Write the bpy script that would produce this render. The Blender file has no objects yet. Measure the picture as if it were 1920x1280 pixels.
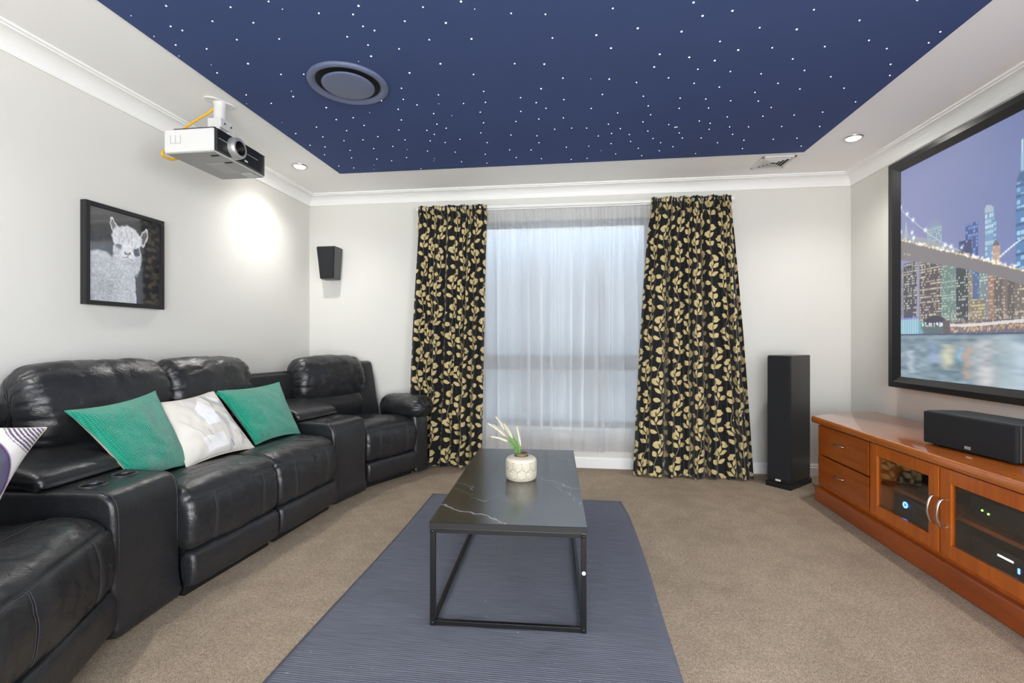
import bpy, bmesh, math, random
import numpy as np
from mathutils import Vector, Matrix, noise, Euler
random.seed(7)
rng = np.random.default_rng(11)
sc = bpy.context.scene
COL = sc.collection
PI = math.pi

# ------------------------------------------------------------------ helpers
def lin(c):
    out = []
    for v in c[:3]:
        v = v / 255.0
        out.append(v / 12.92 if v <= 0.04045 else ((v + 0.055) / 1.055) ** 2.4)
    return tuple(out)

def lin_np(a):
    a = np.clip(np.asarray(a, float) / 255.0, 0, 1)
    return np.where(a <= 0.04045, a / 12.92, ((a + 0.055) / 1.055) ** 2.4)

class NT:
    """small wrapper for a material's node tree"""
    def __init__(self, name):
        self.m = bpy.data.materials.new(name)
        self.m.use_nodes = True
        self.t = self.m.node_tree
        self.t.nodes.clear()
        self.out = self.t.nodes.new('ShaderNodeOutputMaterial')
    def n(self, typ, **kw):
        nd = self.t.nodes.new(typ)
        for k, v in kw.items():
            setattr(nd, k, v)
        return nd
    def l(self, a, b):
        self.t.links.new(a, b)
    def val(self, node, key, v):
        if hasattr(v, 'is_output'):
            self.l(v, node.inputs[key])
        else:
            node.inputs[key].default_value = v
    def math(self, op, a, b=None, c=None, clamp=False):
        nd = self.n('ShaderNodeMath', operation=op, use_clamp=clamp)
        for i, v in enumerate((a, b, c)):
            if v is not None:
                self.val(nd, i, v)
        return nd.outputs[0]
    def mix(self, fac, a, b):
        nd = self.n('ShaderNodeMix', data_type='RGBA')
        self.val(nd, 0, fac)
        for k, v in ((6, a), (7, b)):
            if isinstance(v, tuple):
                v = tuple(v[:3]) + (1.0,)
            self.val(nd, k, v)
        return nd.outputs[2]
    def noise(self, scale, detail=3.0, rough=0.5, vec=None, dist=0.0):
        nd = self.n('ShaderNodeTexNoise')
        nd.inputs['Scale'].default_value = scale
        nd.inputs['Detail'].default_value = detail
        nd.inputs['Roughness'].default_value = rough
        nd.inputs['Distortion'].default_value = dist
        if vec is not None:
            self.l(vec, nd.inputs['Vector'])
        return nd
    def coord(self, which='Object'):
        if not hasattr(self, '_tc'):
            self._tc = self.n('ShaderNodeTexCoord')
        return self._tc.outputs[which]
    def mapping(self, vec, loc=(0, 0, 0), rot=(0, 0, 0), scale=(1, 1, 1), typ='POINT'):
        nd = self.n('ShaderNodeMapping', vector_type=typ)
        self.l(vec, nd.inputs['Vector'])
        nd.inputs['Location'].default_value = loc
        nd.inputs['Rotation'].default_value = rot
        nd.inputs['Scale'].default_value = scale
        return nd.outputs[0]
    def ramp(self, fac, stops):
        nd = self.n('ShaderNodeValToRGB')
        cr = nd.color_ramp
        while len(cr.elements) > 1:
            cr.elements.remove(cr.elements[0])
        cr.elements[0].position = stops[0][0]
        cr.elements[0].color = tuple(stops[0][1]) + (1,)
        for p, c in stops[1:]:
            e = cr.elements.new(p)
            e.color = tuple(c) + (1,)
        self.l(fac, nd.inputs[0])
        return nd.outputs[0]
    def bsdf(self, color=(0.5, 0.5, 0.5), rough=0.5, metal=0.0, spec=0.5, **kw):
        b = self.n('ShaderNodeBsdfPrincipled')
        if isinstance(color, tuple):
            color = tuple(color[:3]) + (1.0,)
        self.val(b, 'Base Color', color)
        self.val(b, 'Roughness', rough)
        b.inputs['Metallic'].default_value = metal
        b.inputs['Specular IOR Level'].default_value = spec
        for k, v in kw.items():
            self.val(b, k.replace('_', ' '), v)
        self.l(b.outputs[0], self.out.inputs[0])
        self.b = b
        return b
    def bump(self, height, strength=0.3, dist=0.01, normal=None):
        nd = self.n('ShaderNodeBump')
        nd.inputs['Strength'].default_value = strength
        nd.inputs['Distance'].default_value = dist
        self.l(height, nd.inputs['Height'])
        if normal is not None:
            self.l(normal, nd.inputs['Normal'])
        return nd.outputs[0]

def plain(name, rgb, rough=0.5, metal=0.0, spec=0.5, var=0.06, vscale=6.0, bump=None, **kw):
    """simple procedural material: base colour with a slight noise variation, optional (scale, strength) bump"""
    t = NT(name)
    c = lin(rgb)
    nz = t.noise(vscale, 3, vec=t.coord())
    lo = tuple(x * (1 - var) for x in c)
    hi = tuple(min(1, x * (1 + var)) for x in c)
    t.bsdf(t.mix(nz.outputs[0], lo, hi), rough, metal, spec, **kw)
    if bump:
        b = t.noise(bump[0], 4, vec=t.coord())
        t.l(t.bump(b.outputs[0], bump[1], 0.005), t.b.inputs['Normal'])
    return t.m

W = {}      # world matrix of every object built here
def newobj(name, me, mat, parent=None, M=None):
    o = bpy.data.objects.new(name, me)
    COL.objects.link(o)
    if M is None:
        M = W[parent.name] if parent is not None else Matrix.Identity(4)
    o.matrix_basis = M
    if parent is not None:
        o.parent = parent
        o.matrix_parent_inverse = W[parent.name].inverted()
    if mat is not None and me is not None:
        me.materials.clear()
        me.materials.append(mat)
    W[o.name] = M.copy()
    return o

def tag(o, label=None, cat=None, group=None, kind=None):
    if label: o['label'] = label
    if cat: o['category'] = cat
    if group: o['group'] = group
    if kind: o['kind'] = kind
    return o

def thing(name, label, cat, loc=(0, 0, 0), rz=0.0, group=None):
    o = newobj(name, None, None, None, Matrix.Translation(loc) @ Matrix.Rotation(rz, 4, 'Z'))
    o.empty_display_size = 0.05
    return tag(o, label, cat, group)

def mesh_from(verts, faces, smooth=True):
    me = bpy.data.meshes.new('mesh')
    me.from_pydata([tuple(v) for v in verts], [], [tuple(f) for f in faces])
    me.update()
    if smooth:
        me.shade_smooth()
    return me

def grid_mesh(P, closed_u=False, smooth=True):
    """P: (nv, nu, 3) array of points -> quad grid mesh, fast path"""
    P = np.asarray(P, float)
    nv, nu = P.shape[:2]
    idx = np.arange(nv * nu).reshape(nv, nu)
    if closed_u:
        a = idx; b = np.roll(idx, -1, axis=1)
    else:
        a = idx[:, :-1]; b = idx[:, 1:]
    q = np.stack([a[:-1], b[:-1], b[1:], a[1:]], axis=-1).reshape(-1, 4)
    me = bpy.data.meshes.new('mesh')
    me.vertices.add(nv * nu)
    me.vertices.foreach_set('co', P.reshape(-1).astype(np.float32))
    nf = len(q)
    me.loops.add(nf * 4)
    me.loops.foreach_set('vertex_index', q.reshape(-1).astype(np.int32))
    me.polygons.add(nf)
    me.polygons.foreach_set('loop_start', (np.arange(nf) * 4).astype(np.int32))
    me.polygons.foreach_set('use_smooth', np.full(nf, smooth))
    me.update(calc_edges=True)
    me.validate()
    return me

def set_colors(me, rgb_lin, name='paint'):
    a = me.color_attributes.new(name, 'FLOAT_COLOR', 'POINT')
    c = np.ones((len(me.vertices), 4), np.float32)
    c[:, :3] = rgb_lin.reshape(-1, 3)
    a.data.foreach_set('color', c.reshape(-1))

def set_uv(me, UV):
    """UV: (nverts, 2)"""
    l = me.uv_layers.new(name='uv')
    vi = np.empty(len(me.loops), np.int32)
    me.loops.foreach_get('vertex_index', vi)
    l.data.foreach_set('uv', UV.reshape(-1, 2)[vi].astype(np.float32).reshape(-1))

class MB:
    """collects boxes, tubes, prisms into one mesh"""
    def __init__(self):
        self.bm = bmesh.new()
    def box(self, lo, hi, bev=0.0, seg=2, M=None):
        lo = Vector(lo); hi = Vector(hi)
        r = bmesh.ops.create_cube(self.bm, size=1.0)
        vs = r['verts']
        c = (lo + hi) / 2; s = hi - lo
        for v in vs:
            v.co = Vector((v.co.x * s.x, v.co.y * s.y, v.co.z * s.z)) + c
        if bev > 0:
            es = list({e for v in vs for e in v.link_edges})
            rr = bmesh.ops.bevel(self.bm, geom=es, offset=bev, segments=seg, affect='EDGES', profile=0.6)
            vs = list({v for f in rr['faces'] for v in f.verts} | {v for v in vs if v.is_valid})
        if M is not None:
            for v in vs:
                v.co = M @ v.co
        return self
    def prism(self, poly, z0, z1, bev=0.0, seg=3, M=None):
        """extrude an xy polygon between z0 and z1"""
        n = len(poly)
        b = [self.bm.verts.new((p[0], p[1], z0)) for p in poly]
        t = [self.bm.verts.new((p[0], p[1], z1)) for p in poly]
        fs = [self.bm.faces.new(b[::-1]), self.bm.faces.new(t)]
        for i in range(n):
            fs.append(self.bm.faces.new((b[i], b[(i + 1) % n], t[(i + 1) % n], t[i])))
        vs = b + t
        bmesh.ops.recalc_face_normals(self.bm, faces=fs)
        if bev > 0:
            es = list({e for f in fs for e in f.edges})
            rr = bmesh.ops.bevel(self.bm, geom=es, offset=bev, segments=seg, affect='EDGES', profile=0.5)
            vs = list({v for f in rr['faces'] for v in f.verts} | {v for v in vs if v.is_valid})
        if M is not None:
            for v in vs:
                v.co = M @ v.co
        return self
    def tube(self, pts, r, seg=8, closed=False, caps=True):
        pts = [Vector(p) for p in pts]
        n = len(pts)
        rings = []
        up0 = None
        for i in range(n):
            if closed:
                d = pts[(i + 1) % n] - pts[i - 1]
            else:
                d = pts[min(i + 1, n - 1)] - pts[max(i - 1, 0)]
            d.normalize()
            if up0 is None:
                up0 = Vector((0, 0, 1)) if abs(d.z) < 0.9 else Vector((1, 0, 0))
            a = up0 - d * up0.dot(d)
            a.normalize(); up0 = a
            b = d.cross(a)
            rr = r[i] if hasattr(r, '__len__') else r
            rings.append([self.bm.verts.new(pts[i] + (a * math.cos(2 * PI * k / seg) + b * math.sin(2 * PI * k / seg)) * rr) for k in range(seg)])
        m = n if closed else n - 1
        for i in range(m):
            A = rings[i]; B = rings[(i + 1) % n]
            for k in range(seg):
                f = self.bm.faces.new((A[k], A[(k + 1) % seg], B[(k + 1) % seg], B[k]))
                f.smooth = True
        if caps and not closed:
            self.bm.faces.new(rings[0][::-1]); self.bm.faces.new(rings[-1])
        return self
    def lathe(self, prof, seg=32, M=None, smooth=True):
        """revolve (r, z) profile about z"""
        vs = []
        rings = []
        for r, z in prof:
            if r < 1e-6:
                v = self.bm.verts.new((0, 0, z)); rings.append([v]); vs.append(v)
            else:
                ring = [self.bm.verts.new((r * math.cos(2 * PI * k / seg), r * math.sin(2 * PI * k / seg), z)) for k in range(seg)]
                rings.append(ring); vs += ring
        for A, B in zip(rings, rings[1:]):
            for k in range(seg):
                k2 = (k + 1) % seg
                if len(A) == 1 and len(B) == 1: continue
                if len(A) == 1: f = self.bm.faces.new((A[0], B[k2], B[k]))
                elif len(B) == 1: f = self.bm.faces.new((A[k], A[k2], B[0]))
                else: f = self.bm.faces.new((A[k], A[k2], B[k2], B[k]))
                f.smooth = smooth
        if M is not None:
            for v in vs: v.co = M @ v.co
        return self
    def mesh(self, smooth=None, angle=None):
        me = bpy.data.meshes.new('mesh')
        bmesh.ops.recalc_face_normals(self.bm, faces=self.bm.faces)
        self.bm.to_mesh(me); self.bm.free()
        if smooth: me.shade_smooth()
        if angle: me.set_sharp_from_angle(angle=angle)
        return me

def bevbox(lo, hi, bev=0.004, seg=2):
    return MB().box(lo, hi, bev, seg).mesh()

# camera model (the calibrated view of the place), used to turn measured image points into points on known planes
F_PX = 883.0; YAW = math.radians(7.23); CAMH = 1.09; HZ = 636.0
FW = (-math.sin(YAW), math.cos(YAW)); RT = (math.cos(YAW), math.sin(YAW))
def on_plane(px, py, ax, val):
    u = (px - 960) / F_PX; v = (HZ - py) / F_PX
    d = (FW[0] + RT[0] * u, FW[1] + RT[1] * u, v)
    o = (0, 0, CAMH); t = (val - o[ax]) / d[ax]
    return tuple(o[i] + d[i] * t for i in range(3))

def catmull(pts, sub=6, closed=True):
    P = [np.array(p, float) for p in pts]
    n = len(P); out = []
    rngs = range(n) if closed else range(n - 1)
    for i in rngs:
        if closed:
            p0, p1, p2, p3 = P[i - 1], P[i], P[(i + 1) % n], P[(i + 2) % n]
        else:
            p0, p1, p2, p3 = P[max(i - 1, 0)], P[i], P[i + 1], P[min(i + 2, n - 1)]
        for k in range(sub):
            t = k / sub
            out.append(0.5 * ((2 * p1) + (-p0 + p2) * t + (2 * p0 - 5 * p1 + 4 * p2 - p3) * t * t + (-p0 + 3 * p1 - 3 * p2 + p3) * t ** 3))
    if not closed: out.append(P[-1])
    return np.array(out)

# ------------------------------------------------------------------ room constants
XL, XR, YF, YN, H = -2.388, 2.203, 4.055, -2.06, 2.40

# ------------------------------------------------------------------ materials
wall_m = plain('wall_paint', (215, 214, 208), 0.85, var=0.015, vscale=1.5, bump=(180, 0.04))
ceil_m = plain('ceiling_paint', (240, 240, 238), 0.85, var=0.01, vscale=1.0)
trim_m = plain('white_gloss_trim', (238, 238, 236), 0.45, var=0.01)
blue_m = plain('star_blue_paint', (66, 82, 126), 0.9, var=0.04, vscale=1.2, spec=0.2)
black_metal = plain('black_metal', (16, 16, 17), 0.35, var=0.1)
white_metal = plain('white_metal', (214, 214, 212), 0.35, var=0.02)
chrome = plain('brushed_nickel', (205, 203, 200), 0.22, 1.0, var=0.03)
blackplastic = plain('black_plastic', (20, 21, 23), 0.4, var=0.1)
darkgap = plain('dark_void', (8, 8, 8), 0.9, var=0.1)

def carpet_mat():
    t = NT('carpet_pile')
    c = t.coord()
    n1 = t.noise(300, 2, 0.6, c)
    n2 = t.noise(80, 3, 0.6, c)
    n3 = t.noise(2.2, 3, 0.5, c, 0.6)
    n4 = t.noise(9, 3, 0.6, c, 0.4)
    f = t.math('ADD', t.math('MULTIPLY', n1.outputs[0], 0.75), t.math('MULTIPLY', n2.outputs[0], 0.25))
    col = t.ramp(f, [(0.30, lin((98, 84, 68))), (0.50, lin((174, 156, 134))), (0.68, lin((228, 212, 190)))])
    g = t.math('ADD', t.math('MULTIPLY', n3.outputs[0], 0.5), t.math('MULTIPLY', n4.outputs[0], 0.5))
    shade = t.ramp(g, [(0.36, (0.84, 0.83, 0.82)), (0.60, (1.04, 1.04, 1.04))])
    mx = t.n('ShaderNodeMix', data_type='RGBA', blend_type='MULTIPLY')
    mx.inputs[0].default_value = 1.0
    t.l(col, mx.inputs[6]); t.l(shade, mx.inputs[7])
    t.bsdf(mx.outputs[2], 0.95, spec=0.1)
    t.l(t.bump(f, 0.7, 0.012), t.b.inputs['Normal'])
    return t.m

def rug_mat():
    t = NT('woven_rug')
    c = t.coord()
    cr = t.mapping(c, scale=(1, 1, 1))
    w = t.n('ShaderNodeTexWave', wave_type='BANDS', bands_direction='Y')
    w.inputs['Scale'].default_value = 34; w.inputs['Distortion'].default_value = 1.2
    w.inputs['Detail'].default_value = 2; w.inputs['Detail Scale'].default_value = 1.6
    t.l(cr, w.inputs['Vector'])
    st = t.noise(1.0, 3, 0.6, t.mapping(c, scale=(6, 260, 1)))
    sp = t.noise(95, 1, 0.4, c)
    base = t.mix(st.outputs[0], lin((66, 69, 80)), lin((134, 137, 148)))
    dots = t.math('GREATER_THAN', sp.outputs[0], 0.80)
    base = t.mix(dots, base, lin((175, 180, 190)))
    t.bsdf(base, 0.9, spec=0.15)
    h = t.math('ADD', t.math('MULTIPLY', w.outputs['Fac'], 0.35), t.math('MULTIPLY', st.outputs[0], 0.65))
    t.l(t.bump(h, 0.6, 0.004), t.b.inputs['Normal'])
    return t.m

def leather_mat():
    t = NT('black_leather')
    c = t.coord()
    n1 = t.noise(9, 4, 0.55, c, 0.8)
    n2 = t.noise(220, 2, 0.5, c)
    n3 = t.noise(24, 5, 0.62, c, 1.8)
    col = t.mix(n1.outputs[0], lin((25, 26, 28)), lin((42, 43, 46)))
    rg = t.math('ADD', 0.23, t.math('MULTIPLY', n3.outputs[0], 0.16))
    t.bsdf(col, rg, spec=0.6)
    h = t.math('ADD', t.math('MULTIPLY', n3.outputs[0], 0.85), t.math('MULTIPLY', n2.outputs[0], 0.10))
    t.l(t.bump(h, 0.27, 0.012), t.b.inputs['Normal'])
    return t.m

def wood_mat(name, dark, light, axis='Y', rough=0.28, coat=0.35):
    t = NT(name)
    c = t.coord()
    s = {'Y': (28, 1.6, 28), 'Z': (28, 28, 1.6), 'X': (1.6, 28, 28)}[axis]
    n1 = t.noise(1.0, 5, 0.6, t.mapping(c, scale=s), 0.6)
    n2 = t.noise(2.5, 2, 0.5, c)
    f = t.math('ADD', t.math('MULTIPLY', n1.outputs[0], 0.7), t.math('MULTIPLY', n2.outputs[0], 0.3))
    col = t.ramp(f, [(0.3, lin(dark)), (0.7, lin(light))])
    t.bsdf(col, rough, spec=0.5, Coat_Weight=coat, Coat_Roughness=0.10)
    t.l(t.bump(n1.outputs[0], 0.05, 0.002), t.b.inputs['Normal'])
    return t.m

def paint_mat(name, rough=0.6, spec=0.4, emit=0.0, base=1.0, bump=None, **kw):
    """shows the painted colour attribute"""
    t = NT(name)
    a = t.n('ShaderNodeAttribute', attribute_name='paint')
    if emit > 0:
        t.bsdf((0.01, 0.01, 0.012), rough, spec=spec)
        t.l(a.outputs[0], t.b.inputs['Emission Color'])
        t.b.inputs['Emission Strength'].default_value = emit
    else:
        t.bsdf(a.outputs[0], rough, spec=spec, **kw)
    if bump:
        b = t.noise(bump[0], 3, vec=t.coord())
        t.l(t.bump(b.outputs[0], bump[1], 0.003), t.b.inputs['Normal'])
    return t.m

def emit_mat(name, rgb, strength):
    t = NT(name)
    e = t.n('ShaderNodeEmission')
    e.inputs[0].default_value = tuple(rgb) + (1,)
    e.inputs[1].default_value = strength
    t.l(e.outputs[0], t.out.inputs[0])
    return t.m

def leaf_mat():
    """black curtain cloth woven with gold leaf sprigs on climbing stems (uv in metres)"""
    t = NT('leaf_curtain_cloth')
    KS = 1.2; cw, ch, SA = 0.128 * KS, 0.205 * KS, 0.022
    uv = t.coord('UV')
    sp = t.n('ShaderNodeSeparateXYZ'); t.l(uv, sp.inputs[0])
    wave = t.math('MULTIPLY', t.math('SINE', t.math('MULTIPLY', sp.outputs[1], 2 * PI / .36)), SA)
    U = t.math('DIVIDE', t.math('ADD', sp.outputs[0], wave), cw)
    colm = t.math('FLOOR', U)
    fu = t.math('SUBTRACT', U, colm)
    odd = t.math('FLOORED_MODULO', colm, 2.0)
    fu = t.math('ADD', t.math('MULTIPLY', fu, t.math('SUBTRACT', 1.0, t.math('MULTIPLY', odd, 2.0))), odd)
    V = t.math('ADD', t.math('DIVIDE', sp.outputs[1], ch), t.math('MULTIPLY', colm, 0.37))
    fv = t.math('SUBTRACT', V, t.math('FLOOR', V))
    x = t.math('MULTIPLY', fu, cw); y = t.math('MULTIPLY', fv, ch)
    cx = t.n('ShaderNodeCombineXYZ'); t.l(x, cx.inputs[0]); t.l(y, cx.inputs[1])
    full = []
    for (yb, ang, ln, wd) in ((.000, 38, .060, .033), (.006, 146, .058, .032), (.014, 88, .048, .022), (.052, -30, .058, .032), (.060, 166, .056, .031),
                              (.104, 14, .060, .033), (.098, 212, .056, .032), (.150, 44, .054, .030), (.158, 154, .060, .033), (.166, 96, .042, .020)):
        yb *= KS; ln *= KS; wd *= KS * .94
        gap = .007 + ln / 2
        lx = cw / 2 + gap * math.cos(math.radians(ang)); ly = (yb + gap * math.sin(math.radians(ang))) % ch
        full.append((lx, ly, ang, ln, wd))
        rr_ = abs(math.sin(math.radians(ang))) * ln / 2 + wd / 2 * .6
        if ly + rr_ > ch: full.append((lx, ly - ch, ang, ln, wd))
        if ly - rr_ < 0: full.append((lx, ly + ch, ang, ln, wd))
    best = None
    for (lx, ly, ang, ln, wd) in full:
        p = t.mapping(cx.outputs[0], loc=(lx, ly, 0), rot=(0, 0, math.radians(ang)), scale=(ln / 2, wd / 2, 1), typ='TEXTURE')
        s = t.n('ShaderNodeSeparateXYZ'); t.l(p, s.inputs[0])
        fx = t.math('MULTIPLY', s.outputs[0], s.outputs[0])
        f = t.math('ADD', t.math('ABSOLUTE', s.outputs[1]), fx)
        best = f if best is None else t.math('MINIMUM', best, f)
    inside = t.math('MULTIPLY', t.math('SUBTRACT', 1.0, best), 9.0, clamp=True)
    # stem: a thin line up the middle of each vine
    stem = t.math('LESS_THAN', t.math('ABSOLUTE', t.math('SUBTRACT', x, cw / 2)), 0.0017)
    nz = t.noise(900, 2, vec=uv)
    gold = t.mix(nz.outputs[0], lin((176, 156, 104)), lin((228, 210, 156)))
    black = t.mix(nz.outputs[0], lin((11, 11, 12)), lin((26, 26, 27)))
    c = t.mix(t.math('MULTIPLY', stem, 0.8), black, lin((168, 160, 128)))
    c = t.mix(inside, c, gold)
    t.bsdf(c, 0.75, spec=0.25, Sheen_Weight=0.15)
    t.l(t.bump(t.math('ADD', inside, t.math('MULTIPLY', nz.outputs[0], 0.4)), 0.25, 0.002), t.b.inputs['Normal'])
    return t.m

def sheer_mat():
    t = NT('sheer_voile')
    nz = t.noise(1.0, 2, vec=t.mapping(t.coord('UV'), scale=(900, 500, 1)))
    col = t.mix(nz.outputs[0], (0.72, 0.72, 0.73), (0.86, 0.86, 0.86))
    d = t.n('ShaderNodeBsdfDiffuse'); t.l(col, d.inputs[0])
    tr = t.n('ShaderNodeBsdfTranslucent'); t.l(col, tr.inputs[0])
    tp = t.n('ShaderNodeBsdfTransparent'); tp.inputs[0].default_value = (0.95, 0.96, 0.97, 1)
    m1 = t.n('ShaderNodeMixShader'); m1.inputs[0].default_value = 0.66
    t.l(d.outputs[0], m1.inputs[1]); t.l(tr.outputs[0], m1.inputs[2])
    m2 = t.n('ShaderNodeMixShader'); m2.inputs[0].default_value = 0.32
    t.l(m1.outputs[0], m2.inputs[1]); t.l(tp.outputs[0], m2.inputs[2])
    t.l(m2.outputs[0], t.out.inputs[0])
    return t.m

def glass_mat(name, tint=(0.5, 0.52, 0.52), refl=0.10):
    t = NT(name)
    tp = t.n('ShaderNodeBsdfTransparent'); tp.inputs[0].default_value = tint + (1,)
    gl = t.n('ShaderNodeBsdfGlossy'); gl.inputs['Roughness'].default_value = 0.03
    fr = t.n('ShaderNodeLayerWeight'); fr.inputs[0].default_value = 0.5
    f = t.math('ADD', t.math('MULTIPLY', t.math('POWER', fr.outputs['Facing'], 4.0), 0.6), refl, clamp=True)
    m = t.n('ShaderNodeMixShader'); t.l(f, m.inputs[0])
    t.l(tp.outputs[0], m.inputs[1]); t.l(gl.outputs[0], m.inputs[2])
    t.l(m.outputs[0], t.out.inputs[0])
    return t.m

def teal_mat():
    t = NT('teal_dimple_velvet')
    uv = t.coord('UV')
    mp = t.mapping(uv, rot=(0, 0, math.radians(45)), scale=(140, 140, 140))
    s = t.n('ShaderNodeSeparateXYZ'); t.l(mp, s.inputs[0])
    a = t.math('SINE', t.math('MULTIPLY', s.outputs[0], PI)); b = t.math('SINE', t.math('MULTIPLY', s.outputs[1], PI))
    d = t.math('MULTIPLY', t.math('ADD', t.math('MULTIPLY', a, b), 1.0), 0.5)
    nz = t.noise(5, 3, vec=t.coord())
    c1 = t.mix(nz.outputs[0], lin((8, 104, 84)), lin((14, 134, 108)))
    c2 = t.mix(nz.outputs[0], lin((24, 156, 126)), lin((38, 178, 146)))
    t.bsdf(t.mix(d, c1, c2), 0.75, spec=0.2, Sheen_Weight=0.5)
    t.l(t.bump(d, 0.8, 0.006), t.b.inputs['Normal'])
    return t.m

carpet_m = carpet_mat(); rug_m = rug_mat(); leather = leather_mat()
stitch_m = plain('stitching', (64, 65, 68), 0.6, var=0.2, vscale=400)
wood_h = wood_mat('cherry_wood_long', (126, 52, 3), (172, 84, 12), 'Y')
wood_v = wood_mat('cherry_wood_upright', (160, 74, 5), (204, 106, 16), 'Z')
wood_top = wood_mat('cherry_wood_polished', (160, 76, 10), (204, 112, 32), 'Y', 0.2, 1.0)
wood_dark = wood_mat('cherry_wood_base', (128, 54, 10), (166, 80, 24), 'Y')
leaf_m = leaf_mat(); sheer_m = sheer_mat(); teal_m = teal_mat()
cab_glass = glass_mat('smoked_door_glass', (0.90, 0.92, 0.92), 0.08)
win_glass = glass_mat('window_glass', (0.96, 0.98, 0.98), 0.0)

# ------------------------------------------------------------------ room shell
def struct(name, me, mat):
    return tag(newobj(name, me, mat), kind='structure')

struct('floor', MB().box((XL - .12, YN - .12, -.1), (XR + .12, YF + .12, 0)).mesh(), carpet_m)
struct('ceiling', MB().box((XL - .12, YN - .12, H), (XR + .12, YF + .12, H + .1)).mesh(), ceil_m)
struct('wall_left', MB().box((XL - .12, YN - .12, 0), (XL, YF + .12, H)).mesh(), wall_m)
SY_A, SY_B, SZ_A, SZ_B = -1.85, -0.15, .55, 2.12          # side window added behind the viewer to let in fill daylight
b = MB()
b.box((XR, YN - .12, 0), (XR + .12, SY_A, H)).box((XR, SY_B, 0), (XR + .12, YF + .12, H))
b.box((XR, SY_A, 0), (XR + .12, SY_B, SZ_A)).box((XR, SY_A, SZ_B), (XR + .12, SY_B, H))
struct('wall_right', b.mesh(), wall_m)
b = MB()
for yy in (SY_A, (SY_A + SY_B) / 2 - .02, SY_B - .04):
    b.box((XR + .05, yy, SZ_A), (XR + .09, yy + .04, SZ_B))
b.box((XR + .05, SY_A, SZ_A), (XR + .09, SY_B, SZ_A + .04)).box((XR + .05, SY_A, SZ_B - .04), (XR + .09, SY_B, SZ_B))
struct('added_side_window', b.mesh(), trim_m)  # frame of the added side window
WX0, WX1, WZ0, WZ1 = -0.80, 0.66, 0.335, 2.12
b = MB()
b.box((XL, YF, 0), (WX0, YF + .12, H)).box((WX1, YF, 0), (XR, YF + .12, H))
b.box((WX0, YF, 0), (WX1, YF + .12, WZ0)).box((WX0, YF, WZ1), (WX1, YF + .12, H))
struct('wall_back', b.mesh(), wall_m)
# wall behind the viewer; its open doorway is added to brighten the room
DX0, DX1, DZ = -0.8, 1.1, 2.15
b = MB()
b.box((XL, YN - .12, 0), (DX0, YN, H)).box((DX1, YN - .12, 0), (XR, YN, H)).box((DX0, YN - .12, DZ), (DX1, YN, H))
struct('wall_near', b.mesh(), wall_m)
b = MB()
for x in (DX0, (DX0 + DX1) / 2 - .025, DX1 - .05):
    b.box((x, YN - .09, 0), (x + .05, YN - .03, DZ))
b.box((DX0, YN - .09, DZ - .05), (DX1, YN - .03, DZ)).box((DX0, YN - .09, 0), (DX1, YN - .03, .04))
struct('added_door_frame', b.mesh(), trim_m)  # frame of the added doorway
# window
b = MB()
y0, y1 = YF + .05, YF + .10
b.box((WX0, y0, WZ0), (WX0 + .045, y1, WZ1)).box((WX1 - .045, y0, WZ0), (WX1, y1, WZ1))
b.box((WX0, y0, WZ0), (WX1, y1, WZ0 + .05)).box((WX0, y0, WZ1 - .05), (WX1, y1, WZ1))
b.box((WX0, y0, .825), (WX1, y1, .955))
win = struct('window_1', b.mesh(), plain('window_frame_paint', (66, 72, 80), 0.5, var=0.03))
p = newobj('pane', MB().box((WX0 + .04, YF + .072, WZ0 + .045), (WX1 - .04, YF + .078, WZ1 - .045)).mesh(), win_glass, win)
p['kind'] = 'structure'
b = MB().box((WX0 - .0, YF - .012, WZ0 - .02), (WX1 + .0, YF + .05, WZ0), 0.004)
p = newobj('window_sill', b.mesh(), trim_m, win); p['kind'] = 'structure'

def run_profile(prof, side):
    """prof: (distance out from wall, z); builds a strip along one wall"""
    pts = []
    for d, z in prof:
        if side == 'left': pts.append(((XL + d, YN, z), (XL + d, YF, z)))
        elif side == 'right': pts.append(((XR - d, YF, z), (XR - d, YN, z)))
        elif side == 'back': pts.append(((XL, YF - d, z), (XR, YF - d, z)))
        else: pts.append(((XR, YN + d, z), (XL, YN + d, z)))
    v = []; f = []
    for a, c in pts: v += [a, c]
    n = len(pts)
    for i in range(n - 1):
        f.append((2 * i, 2 * i + 1, 2 * i + 3, 2 * i + 2))
    f.append(tuple(range(0, 2 * n, 2))); f.append(tuple(range(1, 2 * n, 2))[::-1])
    f.append((2 * n - 2, 2 * n - 1, 1, 0))
    me = mesh_from(v, f, False)
    bm = bmesh.new(); bm.from_mesh(me); bmesh.ops.recalc_face_normals(bm, faces=bm.faces); bm.to_mesh(me); bm.free()
    return me
cove = [(0, H - .092), (.010, H - .092), (.012, H - .084)]
for k in range(9):
    a = k / 8 * PI / 2
    cove.append((.012 + .066 * (1 - math.cos(a)), H - .084 + .066 * math.sin(a)))
cove += [(.080, H - .012), (.092, H - .010), (.092, H), (0, H)]
base = [(0, 0), (.016, 0), (.016, .062), (.011, .068), (.011, .078), (.006, .090), (0, .090)]
for i, s in enumerate(('left', 'back', 'right', 'near')):
    struct('trim_%d' % (i + 1), run_profile(cove, s), trim_m)
    if s != 'near':
        struct('baseboard_' + s, run_profile(base, s), trim_m)

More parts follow.
